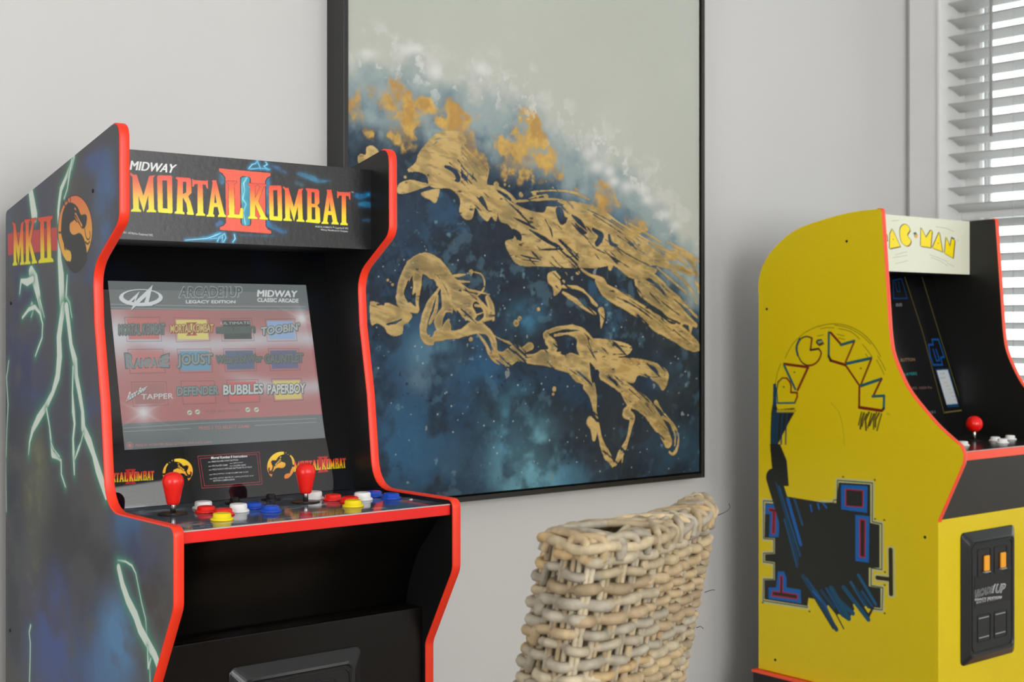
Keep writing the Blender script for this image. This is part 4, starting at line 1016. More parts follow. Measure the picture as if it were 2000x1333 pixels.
s.poly(N2((560,1100),(575,1095),(690,1235),(640,1180)), (226,200,0)); s.poly(N2((640,1185),(660,1165),(740,1225),(700,1240)), (226,200,0)); s.poly(N2((775,1090),(800,1070),(880,1190),(870,1230),(800,1160)), (226,200,0)); s.poly(N2((868,1110),(885,1095),(920,1130),(900,1160)), (226,200,0))
for (x0, y0, x1, y1), wd, c_ in (((370,860,640,1290),5,DB), ((400,880,560,1100),2.4,(16,80,120)), ((450,980,560,1110),2,BLU), ((520,980,620,1110),4,DB), ((560,960,690,1180),3,(16,80,120)), ((600,960,740,1200),6,(14,80,112)), ((640,1040,775,1160),5,(14,80,112)),
                                ((700,950,900,1210),5,(14,80,112)), ((760,910,870,1090),3.4,(16,90,130)), ((820,850,960,1085),3.4,(16,90,130)), ((850,985,930,1100),3,(16,80,120)), ((800,960,900,1110),3,DB), ((640,1170,700,1285),1.6,BK_), ((480,980,600,1200),2,(16,80,120))):
    ln(N2((x0, y0), (x1, y1)), wd, c_)
for x, y in ((695,50),(953,75),(1030,402),(955,392),(1035,825),(1033,930),(1033,1160),(42,1072),(422,1145)): ln(N2((x-3,y),(x+3,y)), 1.7, (70,64,10))
ln(N1((680,905),(760,1000),(800,1140),(818,1330)), .5, (120,106,10), .6, 3)
pya.mesh('side_graphic', YG, pac_side, clip=[tuple(p) for p in pac_prof])

# ---- cream marquee of the yellow cabinet
pma = Art(PI0, PI1, 1.379, 1.5135, .0009, .0009, lambda u, v: (onY(u, v, PMY)[0], onY(u, v, PMY)[2]), lambda a, b: (a, PMY, b), (226,228,206), gain=1.05)
s = pma; R7 = Zm(1730, 415, 10.253)
def yl(pts, sh=1):
    q = R7(*pts)
    for dx, dy, c_ in ((-1.3,-1.3,(20,60,76)), (1.6,1.9,(120,40,10)), (.8,1.1,(120,40,10))): s.poly([(p[0]+dx, p[1]+dy) for p in q], c_)
    for dx, dy in ((-1,0),(1,0),(0,1),(0,-1)): s.poly([(p[0]+dx, p[1]+dy) for p in q], (50,34,20))
    s.poly(q, (250,224,10))
yl([(-190,520),(-60,420),(20,440),(30,560),(-60,600),(-40,760),(-150,790)])
yl([(85,440),(128,335),(290,680),(75,725)])
yl([tuple(p) for p in catmull([(290,330),(340,260),(400,245),(460,290),(480,360),(455,400),(430,450),(460,510),(500,560),(485,630),(430,670),(370,650),(320,600),(290,480)], 4, True)])
s.poly(R7((550,410),(600,395),(640,460),(620,520),(580,500)), (20,90,100)); s.poly(R7((575,450),(625,440),(640,500),(600,520)), (240,170,60))
yl([(705,310),(808,505),(900,360),(925,370),(898,705),(700,675)])
yl([(1070,400),(1135,790),(935,710)]); yl([(1210,500),(1288,690),(1320,520),(1380,560),(1345,915),(1180,820)])
for x, y in ((150,540),(1050,620)): s.stroke(R7((x-6,y),(x+6,y)), 2, (200,110,20))
s.poly(R7((1310,490),(1375,520),(1375,548),(1312,520)), (10,40,110))
for seg in (((120,170),(260,160)), ((1010,290),(1200,320),(1360,385)), ((190,850),(430,790)), ((140,910),(430,860)), ((190,1030),(440,970)), ((880,850),(1100,930),(1230,990)), ((900,900),(1100,980),(1240,1080)), ((1230,1020),(1380,1090))):
    s.stroke(R7(*seg), .9, (150,156,130), .8)
s.text('TM', R7((1425,572),(1455,578),(1455,552),(1425,546)), (120,126,110), .8)
pma.mesh('marquee_print', art_mat('cream_marquee_print', rough=.4), [o for o in pac.children if o.name.startswith('marquee')][0])

# ---- its screen surround
def pb2d(u, v): return bez2d(u, v, PY0, PZ0, PK)
pba = Art(PI0, PI1, .976, 1.3785, .0012, .0012, pb2d, lambda a, b: (a, PY0+PK*(b-PZ0), b), (15,15,16))
s = pba; V4 = Zm(1700, 390, 4.3); V5 = Zm(1700, 640, 4.443)
s.poly(V5((180,-420),(385,-420),(660,870),(180,870)), (22,21,22))
OL = (120,112,52)
for q in ((V4((290,655))[0], V4((500,1333))[0]), (V4((430,655))[0], V4((645,1333))[0])): pass
s.stroke([V4((288,650))[0], V5((450,30))[0], V5((640,745))[0]], 1.3, OL, smooth=0); s.stroke([V4((433,650))[0], V5((590,30))[0], V5((806,720))[0]], 1.3, OL, smooth=0)
s.stroke(V5((648,738),(806,718)), 2.2, OL)
for q in (V4((190,680),(260,665),(310,830),(195,832)),):
    for a, b in zip(q, q[1:]+q[:1]): s.stroke([a, b], 2.4, (10,62,110))
s.stroke(V4((205,690),(225,775),(250,775),(235,690)), 1.6, (10,62,110), smooth=0)
mz = V5((505,150),(545,150),(535,105),(590,105),(640,255),(610,262),(625,325),(545,325),(520,250))
for a, b in zip(mz, mz[1:]+mz[:1]): s.stroke([a, b], 3.4, (8,78,146))
s.stroke(V5((545,190),(575,290),(600,285),(570,190)), 3.0, (8,78,146), smooth=0)
s.poly(V5((562,360),(680,355),(770,690),(670,695)), (12,60,96)); s.poly(V5((575,372),(670,368),(758,662),(662,670)), (196,204,206))
s.text('1UP', V5((608,412),(648,408),(642,392),(602,396)), (120,130,140), .8); s.text('PLAY', V5((612,446),(656,440),(652,428),(608,434)), (50,70,100), .9)
for k in range(6): s.stroke(V5((640+k*17,480+k*30),(668+k*17,476+k*30)), 1.4, (196,130,130), .6)
s.text('BUTTON', V5((265,296),(388,290),(384,266),(262,270)), (186,146,96), .7); s.text('PLAYERS', V5((280,420),(405,412),(402,388),(276,396)), (30,176,176), .8)
s.text('1 PER 10000 Pts', V5((345,540),(535,530),(530,510),(340,520)), (160,124,116), .6); s.text('88', V4((215,900),(268,896),(264,870),(212,874)), (150,150,160), .7)
s.text('1981', V5((488,752),(565,746),(562,722),(484,728)), (120,130,140), .7)
s.poly(V5((580,850),(605,858),(600,835)), (150,30,40))
pba.mesh('bezel_print', art_mat('satin_bezel_print', rough=.22, spec=.4), [o for o in pac.children if o.name.startswith('screen_bezel')][0])

# ---- riser front print edge
box('riser_band', XP-.0148, XP-.0142, -.66, -.18, .352, .366, mat('blue_line_print', (14,86,150), .4), pac)
box('riser_band', XP-.0148, XP-.0142, -.185, -.171, .10, .366, mat('blue_line_print', (14,86,150), .4), pac)

# ---- logo on the coin door
lga = Art(2.775, 2.925, .615, .685, .0009, .0009, lambda u, v: (onY(u, v, -.6858)[0], onY(u, v, -.6858)[2]), lambda a, b: (a, -.6866, b), (26,27,28))
s = lga; V8 = Zm(1880, 1020, 4.6)
s.text('ARCADE', V8((84,690),(262,640),(278,572),(92,618)), (150,156,156), 1, bold=.05, shear=.15); s.text('ARCADE', V8((90,684),(258,638),(272,578),(98,622)), (40,42,44), 1, bold=.0, shear=.15)
s.text('1UP', V8((262,640),(372,640),(390,552),(276,560)), (190,194,194), 1, bold=.05, shear=.15); s.text('1UP', V8((270,634),(366,630),(382,562),(284,570)), (60,62,64), 1, shear=.15)
s.text('LEGACY EDITION', V8((88,712),(350,682),(350,664),(88,692)), (206,208,208), 1, bold=.03); s.text('EDITION', V8((122,736),(345,690),(345,676),(122,718)), (190,192,192), .6, bold=.03)
lga.mesh('door_logo', art_mat('door_logo_print', rough=.3), [o for o in pac.children if o.name.startswith('coin_door')][0])

# ------------------------------------------------------------------ the big painting
M['frame'] = mat('black_painted_frame', (30,30,29), .38, spec=.5, bump=.08, bscale=150)
FYp = -.064
fx0 = onY(638, 100, 0)[0]; fx1 = onY(1377, 925, FYp)[0]; fz0 = onY(1377, 933, FYp)[2]; fz1 = 2.33; ft = .011
wp = empty('framed_painting', ((fx0+fx1)/2, -.03, fz0), 'large abstract canvas of navy, grey and gold in thin black frame on wall', 'painting')
bm = bmesh.new()
add_box(bm, fx0, fx0+ft, FYp, -.001, fz0, fz1, .0012); add_box(bm, fx1-ft, fx1, FYp, -.001, fz0, fz1, .0012)
add_box(bm, fx0+ft, fx1-ft, FYp, -.001, fz0, fz0+ft, .0012); add_box(bm, fx0+ft, fx1-ft, FYp, -.001, fz1-ft, fz1, .0012)
add_box(bm, fx0+ft, fx1-ft, -.012, -.004, fz0+ft, fz1-ft)
from_bm('frame', bm, M['frame'], wp)
cx0, cx1, cz0, cz1 = fx0+ft+.004, fx1-ft-.004, fz0+ft+.004, fz1-ft-.004; CYp = FYp+.006
M['canvas'] = mat('canvas_edge', (120,128,126), .8)
cv = box('canvas', cx0, cx1, CYp+.0008, -.012, cz0, cz1, M['canvas'], wp)
pa = Art(cx0, cx1, cz0, cz1, .00135, .00135, lambda u, v: (onY(u, v, CYp)[0], onY(u, v, CYp)[2]), lambda a, b: (a, CYp, b), (196,200,190), gain=.86)
s = pa; h, w = s.h, s.w; full = (slice(0, h), slice(0, w)); s.SS = 2
def T(m, c, a=1): s.blend(np.clip(m, 0, 1), full, s.c(c), a)
# photo coordinates of every grid point
dX = s.A-CAM[0]; dY = CYp-CAM[1]; dZ = s.B-CAM[2]; zf = dX*FX+dY*FY; UU = 1000+FPX*(dX*RX+dY*RY)/zf; VV = HOR-FPX*dZ/zf
bu = [660, 740, 800, 860, 930, 1000, 1060, 1120, 1180, 1240, 1300, 1380]; bv = [105, 118, 122, 150, 168, 185, 215, 262, 305, 345, 400, 490]
f1 = fbm(h, w, 90, 6, 51); f2 = fbm(h, w, 40, 5, 52); f3 = fbm(h, w, 160, 5, 53); f4 = fbm(h, w, 18, 4, 54); f5 = fbm(h, w, 9, 3, 55)
f6 = fbm(h, w, 55, 6, 56); f7 = fbm(h, w, 28, 5, 57, 1.0)
D = VV-np.interp(UU, bu, bv)+(f2-.5)*110+(f7-.5)*50
T(f3, (188,192,180), .6); T(ss(f1, .5, .8), (206,206,196), .35)
T(ss(D, -75, -10)*ss(-D, -60, -5)*ss(f7, .45, .62), (214,214,208), .7)
T(ss(D, -25, 60), (138,160,166), .8)
T(ss(D, 30, 110)*ss(f6, .40, .6), (84,118,138), .85)
T(ss(D, 10, 100)*ss(f1, .52, .66), (176,190,186), .6)
T(ss(D, 70, 165), (52,84,108), .8)
T(ss(D, 110, 200), (32,44,58), .97)
# deep ground
deep = ss(D, 120, 220)
rg = 1-np.abs(2*f6-1)*5; rg2 = 1-np.abs(2*f2-1)*6
T(deep*ss(f1, .50, .68), (36,64,92), .7); T(deep*ss(f6, .58, .72), (52,92,124), .7); T(deep*np.clip(rg, 0, 1)*ss(f3, .4, .6), (64,90,108), .5); T(deep*np.clip(rg2, 0, 1)*ss(f1, .45, .6), (24,32,44), .6); T(deep*ss(f3, .50, .62), (34,42,54), .75); T(deep*ss(f7, .62, .74), (84,120,140), .45)
def soft(u, v, ru, rv): return np.exp(-((UU-u)/ru)**2-((VV-v)/rv)**2)
for u, v, ru, rv, c, a in ((820,820,110,130,(44,84,116),.8), (760,860,50,80,(60,104,134),.6), (1000,840,50,80,(70,120,144),.8), (1035,905,50,60,(120,176,192),1.6), (1060,935,60,30,(110,166,184),1.4), (1000,870,26,50,(90,146,170),1.4), (780,880,60,60,(50,96,130),1.3), (700+140,690,40,40,(80,120,144),1.2), (1110,930,40,30,(84,140,170),.8), (960,720,40,30,(50,100,140),.7),
                           (830,740,30,24,(96,124,142),.8), (1030,625,30,30,(70,130,165),.8), (1100,430,120,60,(34,40,54),.7), (1180,860,90,90,(44,52,62),.9), (1330,700,60,160,(50,60,66),.75), (1300,640,80,50,(48,56,62),.6),
                           (1340,900,50,60,(46,76,96),.7), (780,430,60,50,(44,66,92),.6), (1250,720,60,40,(38,70,104),.6), (900,900,60,40,(60,90,110),.5), (1160,440,130,40,(36,42,60),.7)):
    T(soft(u, v, ru, rv)*(.15+1.5*ss(f6, .3, .7))*deep, c, a)
T(deep*ss(f4, .70, .80)*ss(f6, .45, .7), (120,160,176), .6); T(deep*ss(f5, .74, .84)*ss(f1, .5, .65), (20,28,40), .8)
# ochre clouds
och = 0
for u, v, ru, rv, a in ((700,210,30,26,.8), (745,180,46,30,.55), (765,235,50,34,1.1), (830,215,50,26,1.0), (900,240,70,22,.5), (770,275,36,22,1.2), (880,275,36,20,.7), (990,290,60,40,1.0), (1030,255,26,34,.9), (1040,310,40,36,1.2), (1090,315,24,28,1.0),
                        (1000,330,50,20,.8), (950,285,50,16,.7), (1140,370,30,20,.8), (1180,385,22,22,.9), (1260,450,36,18,1.1), (1235,435,20,16,.8), (1200,400,20,20,.6), (700,225,16,16,1.0), (1320,500,30,14,.7)):
    och = och+soft(u, v, ru, rv)*a
om = ss(och*(.1+1.8*ss(f2, .3, .7))*(.2+1.6*ss(f7, .3, .7)), .18, 1.2)*(.35+.9*ss(f4, .32, .6))
T(om, (206,168,90), .95); T(om*ss(f4, .55, .75), (226,184,92), .6); T(om*ss(f7, .55, .7), (176,126,66), .5)
# white flecks along the crest
wf = ss(f4, .60, .70)*ss(f2, .42, .6)
T(wf*ss(D, -60, 0)*ss(-D, -90, -10), (222,224,220), .75)
for u, v, ru, rv in ((1165,325,14,12), (1190,335,10,10), (1200,355,12,10), (1225,365,14,12), (1255,370,10,10), (1265,390,12,10), (940,135,14,12), (850,140,12,14), (720,105,18,10), (800,95,20,10), (1150,300,12,10), (1300,420,14,10), (1320,440,12,10)):
    T(soft(u, v, ru, rv)*(.5+f7), (224,226,222), .85)
# gold
GA = lambda *p: [((620+q[0]/2.564, q[1]/2.564)+tuple(x/2.564 for x in q[2:])) for q in p]
GB = lambda *p: [((620+q[0]/2.564, 480+q[1]/2.564)+tuple(x/2.564 for x in q[2:])) for q in p]
goldf = np.full((h, w), .05)
def gs(p, sm=5):
    r = s.sdf(p, 0, True, sm)
    if r is None: return
    d, i, j = r; goldf[i, j] = np.minimum(goldf[i, j], d)
def gp(p, sm=4):
    q = [tuple(x) for x in catmull([x[:2] for x in p], sm, True)]
    r = s.fillmask([s.P(q)])
    if r is None: return
    m, i, j = r; sub = goldf[i, j]; sub[m > .5] = np.minimum(sub[m > .5], -.003); goldf[i, j] = sub
def cut(p, sm=3, dots=False):
    r = s.sdf(p, 0, True, sm)
    if r is None: return
    d, i, j = r; goldf[i, j] = np.maximum(goldf[i, j], -d)
gp(GA((200,790),(215,770),(240,775),(245,740),(275,728),(310,765),(305,800),(265,812),(230,832),(208,822)))
gp(GA((400,965),(405,925),(440,905),(475,900),(530,915),(575,925),(520,945),(480,960),(430,972))); gp(GA((520,965),(600,945),(610,962),(592,1018),(560,1000),(535,990)))
gp(GA((470,862),(450,850),(490,815),(505,770),(550,712),(600,665),(660,655),(720,660),(745,700),(750,740),(800,790),(835,840),(855,870),(850,925),(900,955),(905,1040),(895,1110),(870,1085),(850,1110),(815,1080),(790,1040),(775,1095),(740,1100),(710,1060),(715,1010),(700,975),(660,945),(600,945),(560,930),(545,880),(500,862)))
for p in (((640,835,16),(690,860,30),(705,900,26),(690,905,8)), ((660,815,4),(720,870,6),(735,900,4)), ((700,800,4),(750,860,5),(745,900,4)), ((725,790,4),(775,850,5),(775,900,4)), ((590,700,4),(640,690,5),(700,700,3)), ((560,740,4),(600,710,5)), ((820,1000,30),(850,1050,14)), ((670,960,8),(700,1000,12)), ((850,830,6),(845,900,5))):
    cut(GA(*p))
gs(GA((850,820,6),(855,860,8),(845,905,6)))
for x, y, r in ((895,925,26),(938,903,14),(938,925,12),(960,932,8),(1020,975,26),(1085,968,26),(1145,985,26),(1102,985,14),(980,1000,16),(440,888,14),(458,858,12),(1180,940,8),(1060,995,8),(1145,912,8)): gs(GA((x-1,y,r),(x+1,y,r)), 0)
gs(GA((850,930,10),(910,945,14),(960,975,12),(990,1010,18))); gs(GA((985,1010,8),(1060,1005,10),(1140,998,14),(1225,1002,8))); gs(GA((1070,962,8),(1180,955,8),(1280,965,10),(1360,1000,10))); gs(GA((1050,1000,5),(1090,985,8),(1150,975,5)))
gp(GA((890,960),(960,1005),(1050,1050),(1130,1065),(1150,1035),(1200,1035),(1260,1020),(1330,1020),(1440,1085),(1560,1160),(1680,1230),(1780,1300),(1700,1330),(1590,1330),(1480,1330),(1380,1345),(1260,1340),(1130,1335),(1010,1330),(960,1270),(940,1210),(985,1190),(960,1130),(915,1110),(900,1050)))
gp(GA((1200,1010),(1290,1010),(1400,1040),(1480,1090),(1430,1100),(1330,1060)))
for p in (((985,1160,30),(1010,1190,40),(1000,1225,14)), ((1210,1060,50),(1225,1100,50),(1250,1095,10)), ((1060,1150,10),(1140,1200,26),(1210,1240,20),(1240,1270,6)), ((1275,1080,8),(1310,1110,30),(1345,1150,10)), ((1290,1120,6),(1330,1160,24),(1350,1165,6)),
          ((1380,1150,20),(1420,1180,40),(1400,1220,30)), ((1460,1180,14),(1470,1220,26),(1500,1230,8)), ((1540,1190,10),(1580,1230,16)), ((980,1090,6),(1060,1130,16),(1100,1150,6)), ((1060,1260,14),(1180,1250,14),(1230,1250,6)), ((1380,1075,4),(1480,1140,7),(1600,1220,4)), ((1350,1050,4),(1460,1105,6),(1560,1175,4)), ((1500,1180,5),(1620,1260,7),(1700,1300,4)), ((1440,1200,4),(1560,1280,7),(1660,1330,4)), ((1140,1100,6),(1170,1160,10),(1180,1220,5))):
    cut(GA(*p))
gs(GA((1440,1070,8),(1560,1150,12),(1700,1230,12),(1820,1290,12),(1915,1310,8))); gs(GA((1610,1180,6),(1760,1260,8),(1880,1330,6))); gs(GA((1560,1120,6),(1680,1190,12),(1720,1215,6)))
gp(GB((950,0),(1000,-30),(1100,20),(1240,20),(1370,10),(1480,40),(1600,90),(1700,120),(1640,170),(1560,160),(1480,100),(1400,110),(1370,60),(1310,110),(1240,112),(1130,102),(1100,95),(1010,85),(1000,35)))
for p in (((1010,45,6),(1060,60,10),(1120,70,5)), ((1020,70,3),(1080,78,6),(1110,82,3)), ((1400,20,5),(1480,60,9),(1560,110,5)), ((1240,60,4),(1300,50,6),(1350,30,4))): cut(GB(*p))
gs(GB((1320,120,10),(1370,150,12),(1420,170,30),(1440,190,20))); gs(GB((1400,175,30),(1450,230,70),(1540,280,80),(1620,330,76),(1700,390,84),(1800,440,100),(1870,490,80),(1912,515,30)))
gs(GB((1600,170,40),(1640,220,90),(1720,270,100),(1790,330,90),(1850,370,50),(1895,400,24))); gs(GB((1640,130,20),(1700,170,34),(1760,230,30),(1850,300,26),(1900,360,12))); gs(GB((1740,400,12),(1800,410,10),(1830,380,16),(1800,340,20))); gs(GB((1870,400,30),(1868,440,8)))
for p in (((1660,60,30),(1720,90,40),(1800,110,30),(1870,140,26)), ((1790,40,30),(1850,70,60),(1890,130,40),(1910,240,12)), ((1780,130,12),(1840,180,14),(1900,270,8)), ((1700,110,10),(1780,180,12),(1850,240,14),(1900,292,8)), ((1650,130,8),(1740,200,10),(1780,240,14)), ((1750,-20,14),(1840,30,20),(1900,70,14)), ((1460,80,20),(1465,115,26)), ((1740,60,20),(1735,75,26))): gs(GB(*p))
for p in (((1500,260,5),(1600,310,9),(1720,400,5)), ((1560,270,4),(1680,350,7),(1780,430,4)), ((1690,250,5),(1760,310,9),(1830,360,4)), ((1660,190,4),(1720,220,10),(1740,240,4)), ((1700,330,10),(1760,380,16),(1790,390,8)), ((1450,180,4),(1520,230,6),(1640,300,4)), ((1780,420,4),(1840,470,7),(1880,500,4))): cut(GB(*p))
gp(GB((1150,150),(1170,130),(1215,125),(1228,140),(1215,170),(1222,215),(1200,245),(1183,250),(1178,210),(1155,185)))
gs(GB((1228,205,16),(1300,212,18),(1350,240,14),(1380,275,30),(1400,300,12))); gs(GB((1230,235,12),(1290,275,24),(1340,310,30),(1392,345,14))); gs(GB((1420,325,36),(1425,360,34),(1420,410,8)))
for x, y, r in ((1245,140,18),(1305,135,20),(1232,180,18),(1105,320,18),(1012,365,22),(995,390,34),(1185,720,24),(768,470,20),(768,132,26),(352,172,16),(376,196,12),(710,182,10),(1180,745,14),(1470,105,24)): gs(GB((x-1,y,r),(x+1,y,r)), 0)
gp(GB((262,285),(300,285),(330,300),(345,285),(400,305),(440,325),(475,350),(455,385),(430,400),(425,440),(390,455),(350,440),(335,412),(300,390),(268,395)))
cut(GB((270,300,8),(300,310,6))); cut(GB((345,395,6),(390,385,16),(420,370,6)))
gs(GB((420,285,50),(415,240,40),(432,180,60),(470,110,70),(540,90,110),(600,130,120),(650,190,110),(690,240,130),(745,290,150),(800,330,120),(860,350,50))); gs(GB((415,260,50),(440,300,60),(495,325,30))); gs(GB((500,130,60),(500,200,50),(490,270,40),(500,320,24)))
gs(GB((610,210,14),(570,280,34),(540,360,44),(530,430,40),(545,470,40),(575,490,20))); gs(GB((600,250,12),(590,330,24),(560,390,14))); gs(GB((640,240,60),(650,320,70),(620,380,90),(640,420,70),(600,450,50))); gs(GB((560,470,40),(640,450,44),(720,440,44),(790,410,70),(850,430,40),(880,480,40),(890,540,40),(930,570,80),(980,545,90),(1000,520,50)))
gs(GB((850,260,24),(870,310,36),(880,370,16))); gs(GB((800,440,12),(840,490,14),(870,550,24),(920,590,30))); gs(GB((880,450,8),(930,475,8),(975,490,16)))
for p in (((455,180,10),(440,240,20),(455,280,8)), ((490,240,10),(480,275,30),(490,300,8)), ((540,190,10),(570,200,60),(545,260,40),(530,300,14)), ((620,420,4),(650,350,30),(690,380,30),(700,410,10)), ((555,400,6),(575,440,18),(560,460,4)), ((700,330,10),(720,370,22),(700,395,6)), ((730,220,8),(790,240,10),(850,235,6)), ((795,300,44),(815,350,44),(790,375,16)), ((600,150,4),(640,210,6),(660,260,4)), ((860,490,4),(900,560,6))): cut(GB(*p))
gs(GB((790,300,10),(830,310,8),(838,350,8),(810,385,10),(775,370,8)));  gs(GB((790,350,8),(830,335,6)))
gs(GB((665,155,12),(700,150,16),(740,145,8))); gs(GB((690,180,10),(760,182,8))); gs(GB((730,215,10),(800,232,10),(860,245,6))); gs(GB((780,132,8),(820,145,10),(836,185,10),(828,225,10),(790,258,6)))
gs(GB((1000,545,30),(1040,520,30),(1065,505,40),(1078,510,10))); gs(GB((1015,560,40),(1080,570,50),(1140,560,80),(1200,575,90),(1270,590,100),(1330,620,100),(1355,665,60),(1375,720,50),(1385,790,36),(1390,830,20)))
gs(GB((1145,450,40),(1160,430,20),(1240,410,22),(1310,415,20),(1350,440,14),(1380,475,16))); gs(GB((1160,480,50),(1180,510,60),(1160,540,40))); gs(GB((1190,450,14),(1260,440,14),(1320,460,60),(1330,510,80),(1360,560,70),(1400,590,60)))
gp(GB((1360,470),(1440,468),(1540,488),(1575,515),(1550,550),(1505,560),(1600,565),(1700,590),(1755,635),(1752,690),(1728,728),(1695,685),(1610,650),(1580,690),(1500,662),(1430,650),(1400,610),(1380,540)))
for p in (((1240,470,10),(1270,500,50),(1240,530,40),(1220,540,10)), ((1350,500,4),(1375,540,10),(1400,580,4)), ((1365,590,10),(1385,640,50),(1380,680,20)), ((1480,545,5),(1520,545,8),(1550,548,4)), ((1440,490,3),(1500,500,5),(1550,510,3)), ((1610,640,4),(1680,660,6),(1740,650,3)), ((1230,600,3),(1290,640,5),(1330,670,3)), ((1200,470,14),(1220,485,10))): cut(GB(*p))
gs(GB((1270,640,20),(1300,670,24),(1350,700,14))); gs(GB((1340,710,30),(1375,740,50),(1385,790,30),(1392,830,14)))
gs(GB((1430,650,50),(1500,690,60),(1570,740,70),(1640,800,80),(1690,870,80),(1730,930,70),(1755,985,60))); gs(GB((1500,700,14),(1530,750,14),(1560,800,30),(1545,840,50),(1575,860,40),(1565,920,20),(1545,990,24),(1520,1040,40),(1490,1095,20)))
gs(GB((1570,800,30),(1610,810,40),(1650,840,40))); gs(GB((1395,840,16),(1405,900,18),(1420,980,26),(1450,1050,44),(1478,1100,20))); gs(GB((1365,880,50),(1385,910,50),(1385,970,20))); gs(GB((1530,1010,14),(1525,1085,8)))
gs(GB((1695,785,24),(1720,820,10),(1760,870,10),(1790,910,10),(1808,960,8),(1800,1020,14),(1780,1045,14),(1762,1035,8))); gs(GB((1730,860,14),(1770,890,14),(1790,950,10),(1790,1000,8)))
for p in (((1560,720,4),(1640,790,7),(1700,860,4)), ((1600,740,3),(1680,820,6),(1720,880,3)), ((1590,780,4),(1650,850,6)), ((1440,990,4),(1460,1060,6))): cut(GB(*p))
def rotn(ang, k1, k2, seed):
    N = fbm(700, 700, 24, 4, seed); a = math.radians(ang); x = (s.A-cx0)*math.cos(a)+(s.B-cz0)*math.sin(a); y = -(s.A-cx0)*math.sin(a)+(s.B-cz0)*math.cos(a)
    return N[(np.abs(y*k2)).astype(int) % 700, (np.abs(x*k1)).astype(int) % 700]
r1 = rotn(-36, 260, 2600, 201); r2 = rotn(-20, 300, 2200, 202)
goldf = np.where(UU > 900, np.maximum(goldf, np.where(r1 > .66, (r1-.66)*.03, -9)), goldf)
gd = goldf+(f4-.5)*.0032+(f5-.5)*.0028
rag = fbm(h, w, 7, 3, 77, 3.0)
gm_ = np.clip(.5-gd/.0016, 0, 1)*np.clip(1.15-1.1*ss(rag, .72, .86), 0, 1)
T(ss(-(gd-.0035), -.002, .002)*0+np.exp(-np.maximum(gd, 0)/.002)*.45, (22,30,42), .6)
T(gm_, (212,180,118), 1); T(gm_*ss(f2, .52, .70), (142,124,82), .7); T(gm_*ss(f7, .56, .74), (206,178,116), .7); T(gm_*ss(fbm(h, w, 12, 3, 88, 4.), .58, .75), (168,132,70), .55); T(gm_*ss(fbm(h, w, 60, 4, 91), .56, .7), (132,122,84), .6)
inner = gm_*ss(-gd, .003, .011)*ss(fbm(h, w, 22, 5, 97, 2.2), .36, .62)
T(inner, (120,110,84), .6); T(gm_*ss(r2, .55, .68), (150,130,86), .5); T(gm_*ss(-r2, -.42, -.32), (220,192,128), .5); T(gm_*ss(fbm(h, w, 5, 3, 98, 5.), .62, .8), (120,106,76), .5)
T(gm_*np.exp(-((gd+.0012)/.0010)**2), (216,184,112), .5)
rng = np.random.RandomState(4)
for k in range(170):
    u = rng.uniform(690, 1360); v = rng.uniform(480, 930); c = s.to2d(u, v); r_ = rng.uniform(.0006, .0017)
    s.stroke([(c[0], c[1]), (c[0]+.0003, c[1])], 2*r_, (196,214,216), .85, px=False, smooth=0)
s.height = .0010*gm_+.0016*(f4-.5)*(.3+deep)+.0012*(f7-.5)*deep+.0006*(f5-.5); s.gold = gm_
PM = art_mat('acrylic_paint', rough=.45, spec=.25, metal_attr=True)
pa.mesh('painted_surface', PM, cv, disp=(0, -1, 0), gold=True)

# ------------------------------------------------------------------ woven chair
RS = .83                                  # plan traced for the rim height, drawn in towards the viewer
def toward(p): return (CAM[0]+(p[0]-CAM[0])*RS, CAM[1]+(p[1]-CAM[1])*RS)
ZT = CAM[2]-.25*RS-.009
plan = [(1.108,-1.150),(1.098,-1.195),(1.108,-1.226),(1.145,-1.236),(1.19,-1.230),(1.25,-1.210),(1.31,-1.182),(1.37,-1.152),(1.43,-1.121),(1.475,-1.088),(1.510,-1.052),(1.530,-1.018),(1.528,-.996),(1.500,-.996),(1.45,-1.030),(1.40,-1.060),(1.34,-1.085),(1.27,-1.098),(1.21,-1.098),(1.165,-1.090),(1.13,-1.105)]
loop = np.array(catmull([toward(p) for p in plan], 10, True)); loop = np.vstack([loop, loop[:1]])
seg = np.hypot(*(np.diff(loop, axis=0)).T); cum = np.concatenate([[0], np.cumsum(seg)]); LL = cum[-1]
NP = 39                                   # pairs of uprights round the loop (odd, so rows alternate)
def at(sv):
    sv = sv % LL; i = min(np.searchsorted(cum, sv, 'right')-1, len(loop)-2); t = (sv-cum[i])/seg[i]
    p = loop[i]*(1-t)+loop[i+1]*t; q = loop[(i+3) % (len(loop)-1)]-loop[(i-2) % (len(loop)-1)]; q = q/np.hypot(*q); return p, np.array([-q[1], q[0]])
area_s = .5*np.sum(loop[:-1, 0]*loop[1:, 1]-loop[1:, 0]*loop[:-1, 1]); OUT = -1 if area_s > 0 else 1   # outward normal sign
LEAN = .25
def lean(z):                              # the back reclines: lower rows sit nearer the wall
    d = ZT-z; return LEAN*d-.10*max(0, d-.30)**1*.5
def bpos(sv, z, off): p, n = at(sv); off = off-.0085; q = p+n*OUT*off; return Vector((q[0], q[1]+lean(z), z))
chair = empty('wicker_chair', (1.12, -1.02, 0), 'woven natural rattan dining chair with a curved high back, in front of the painting', 'chair')
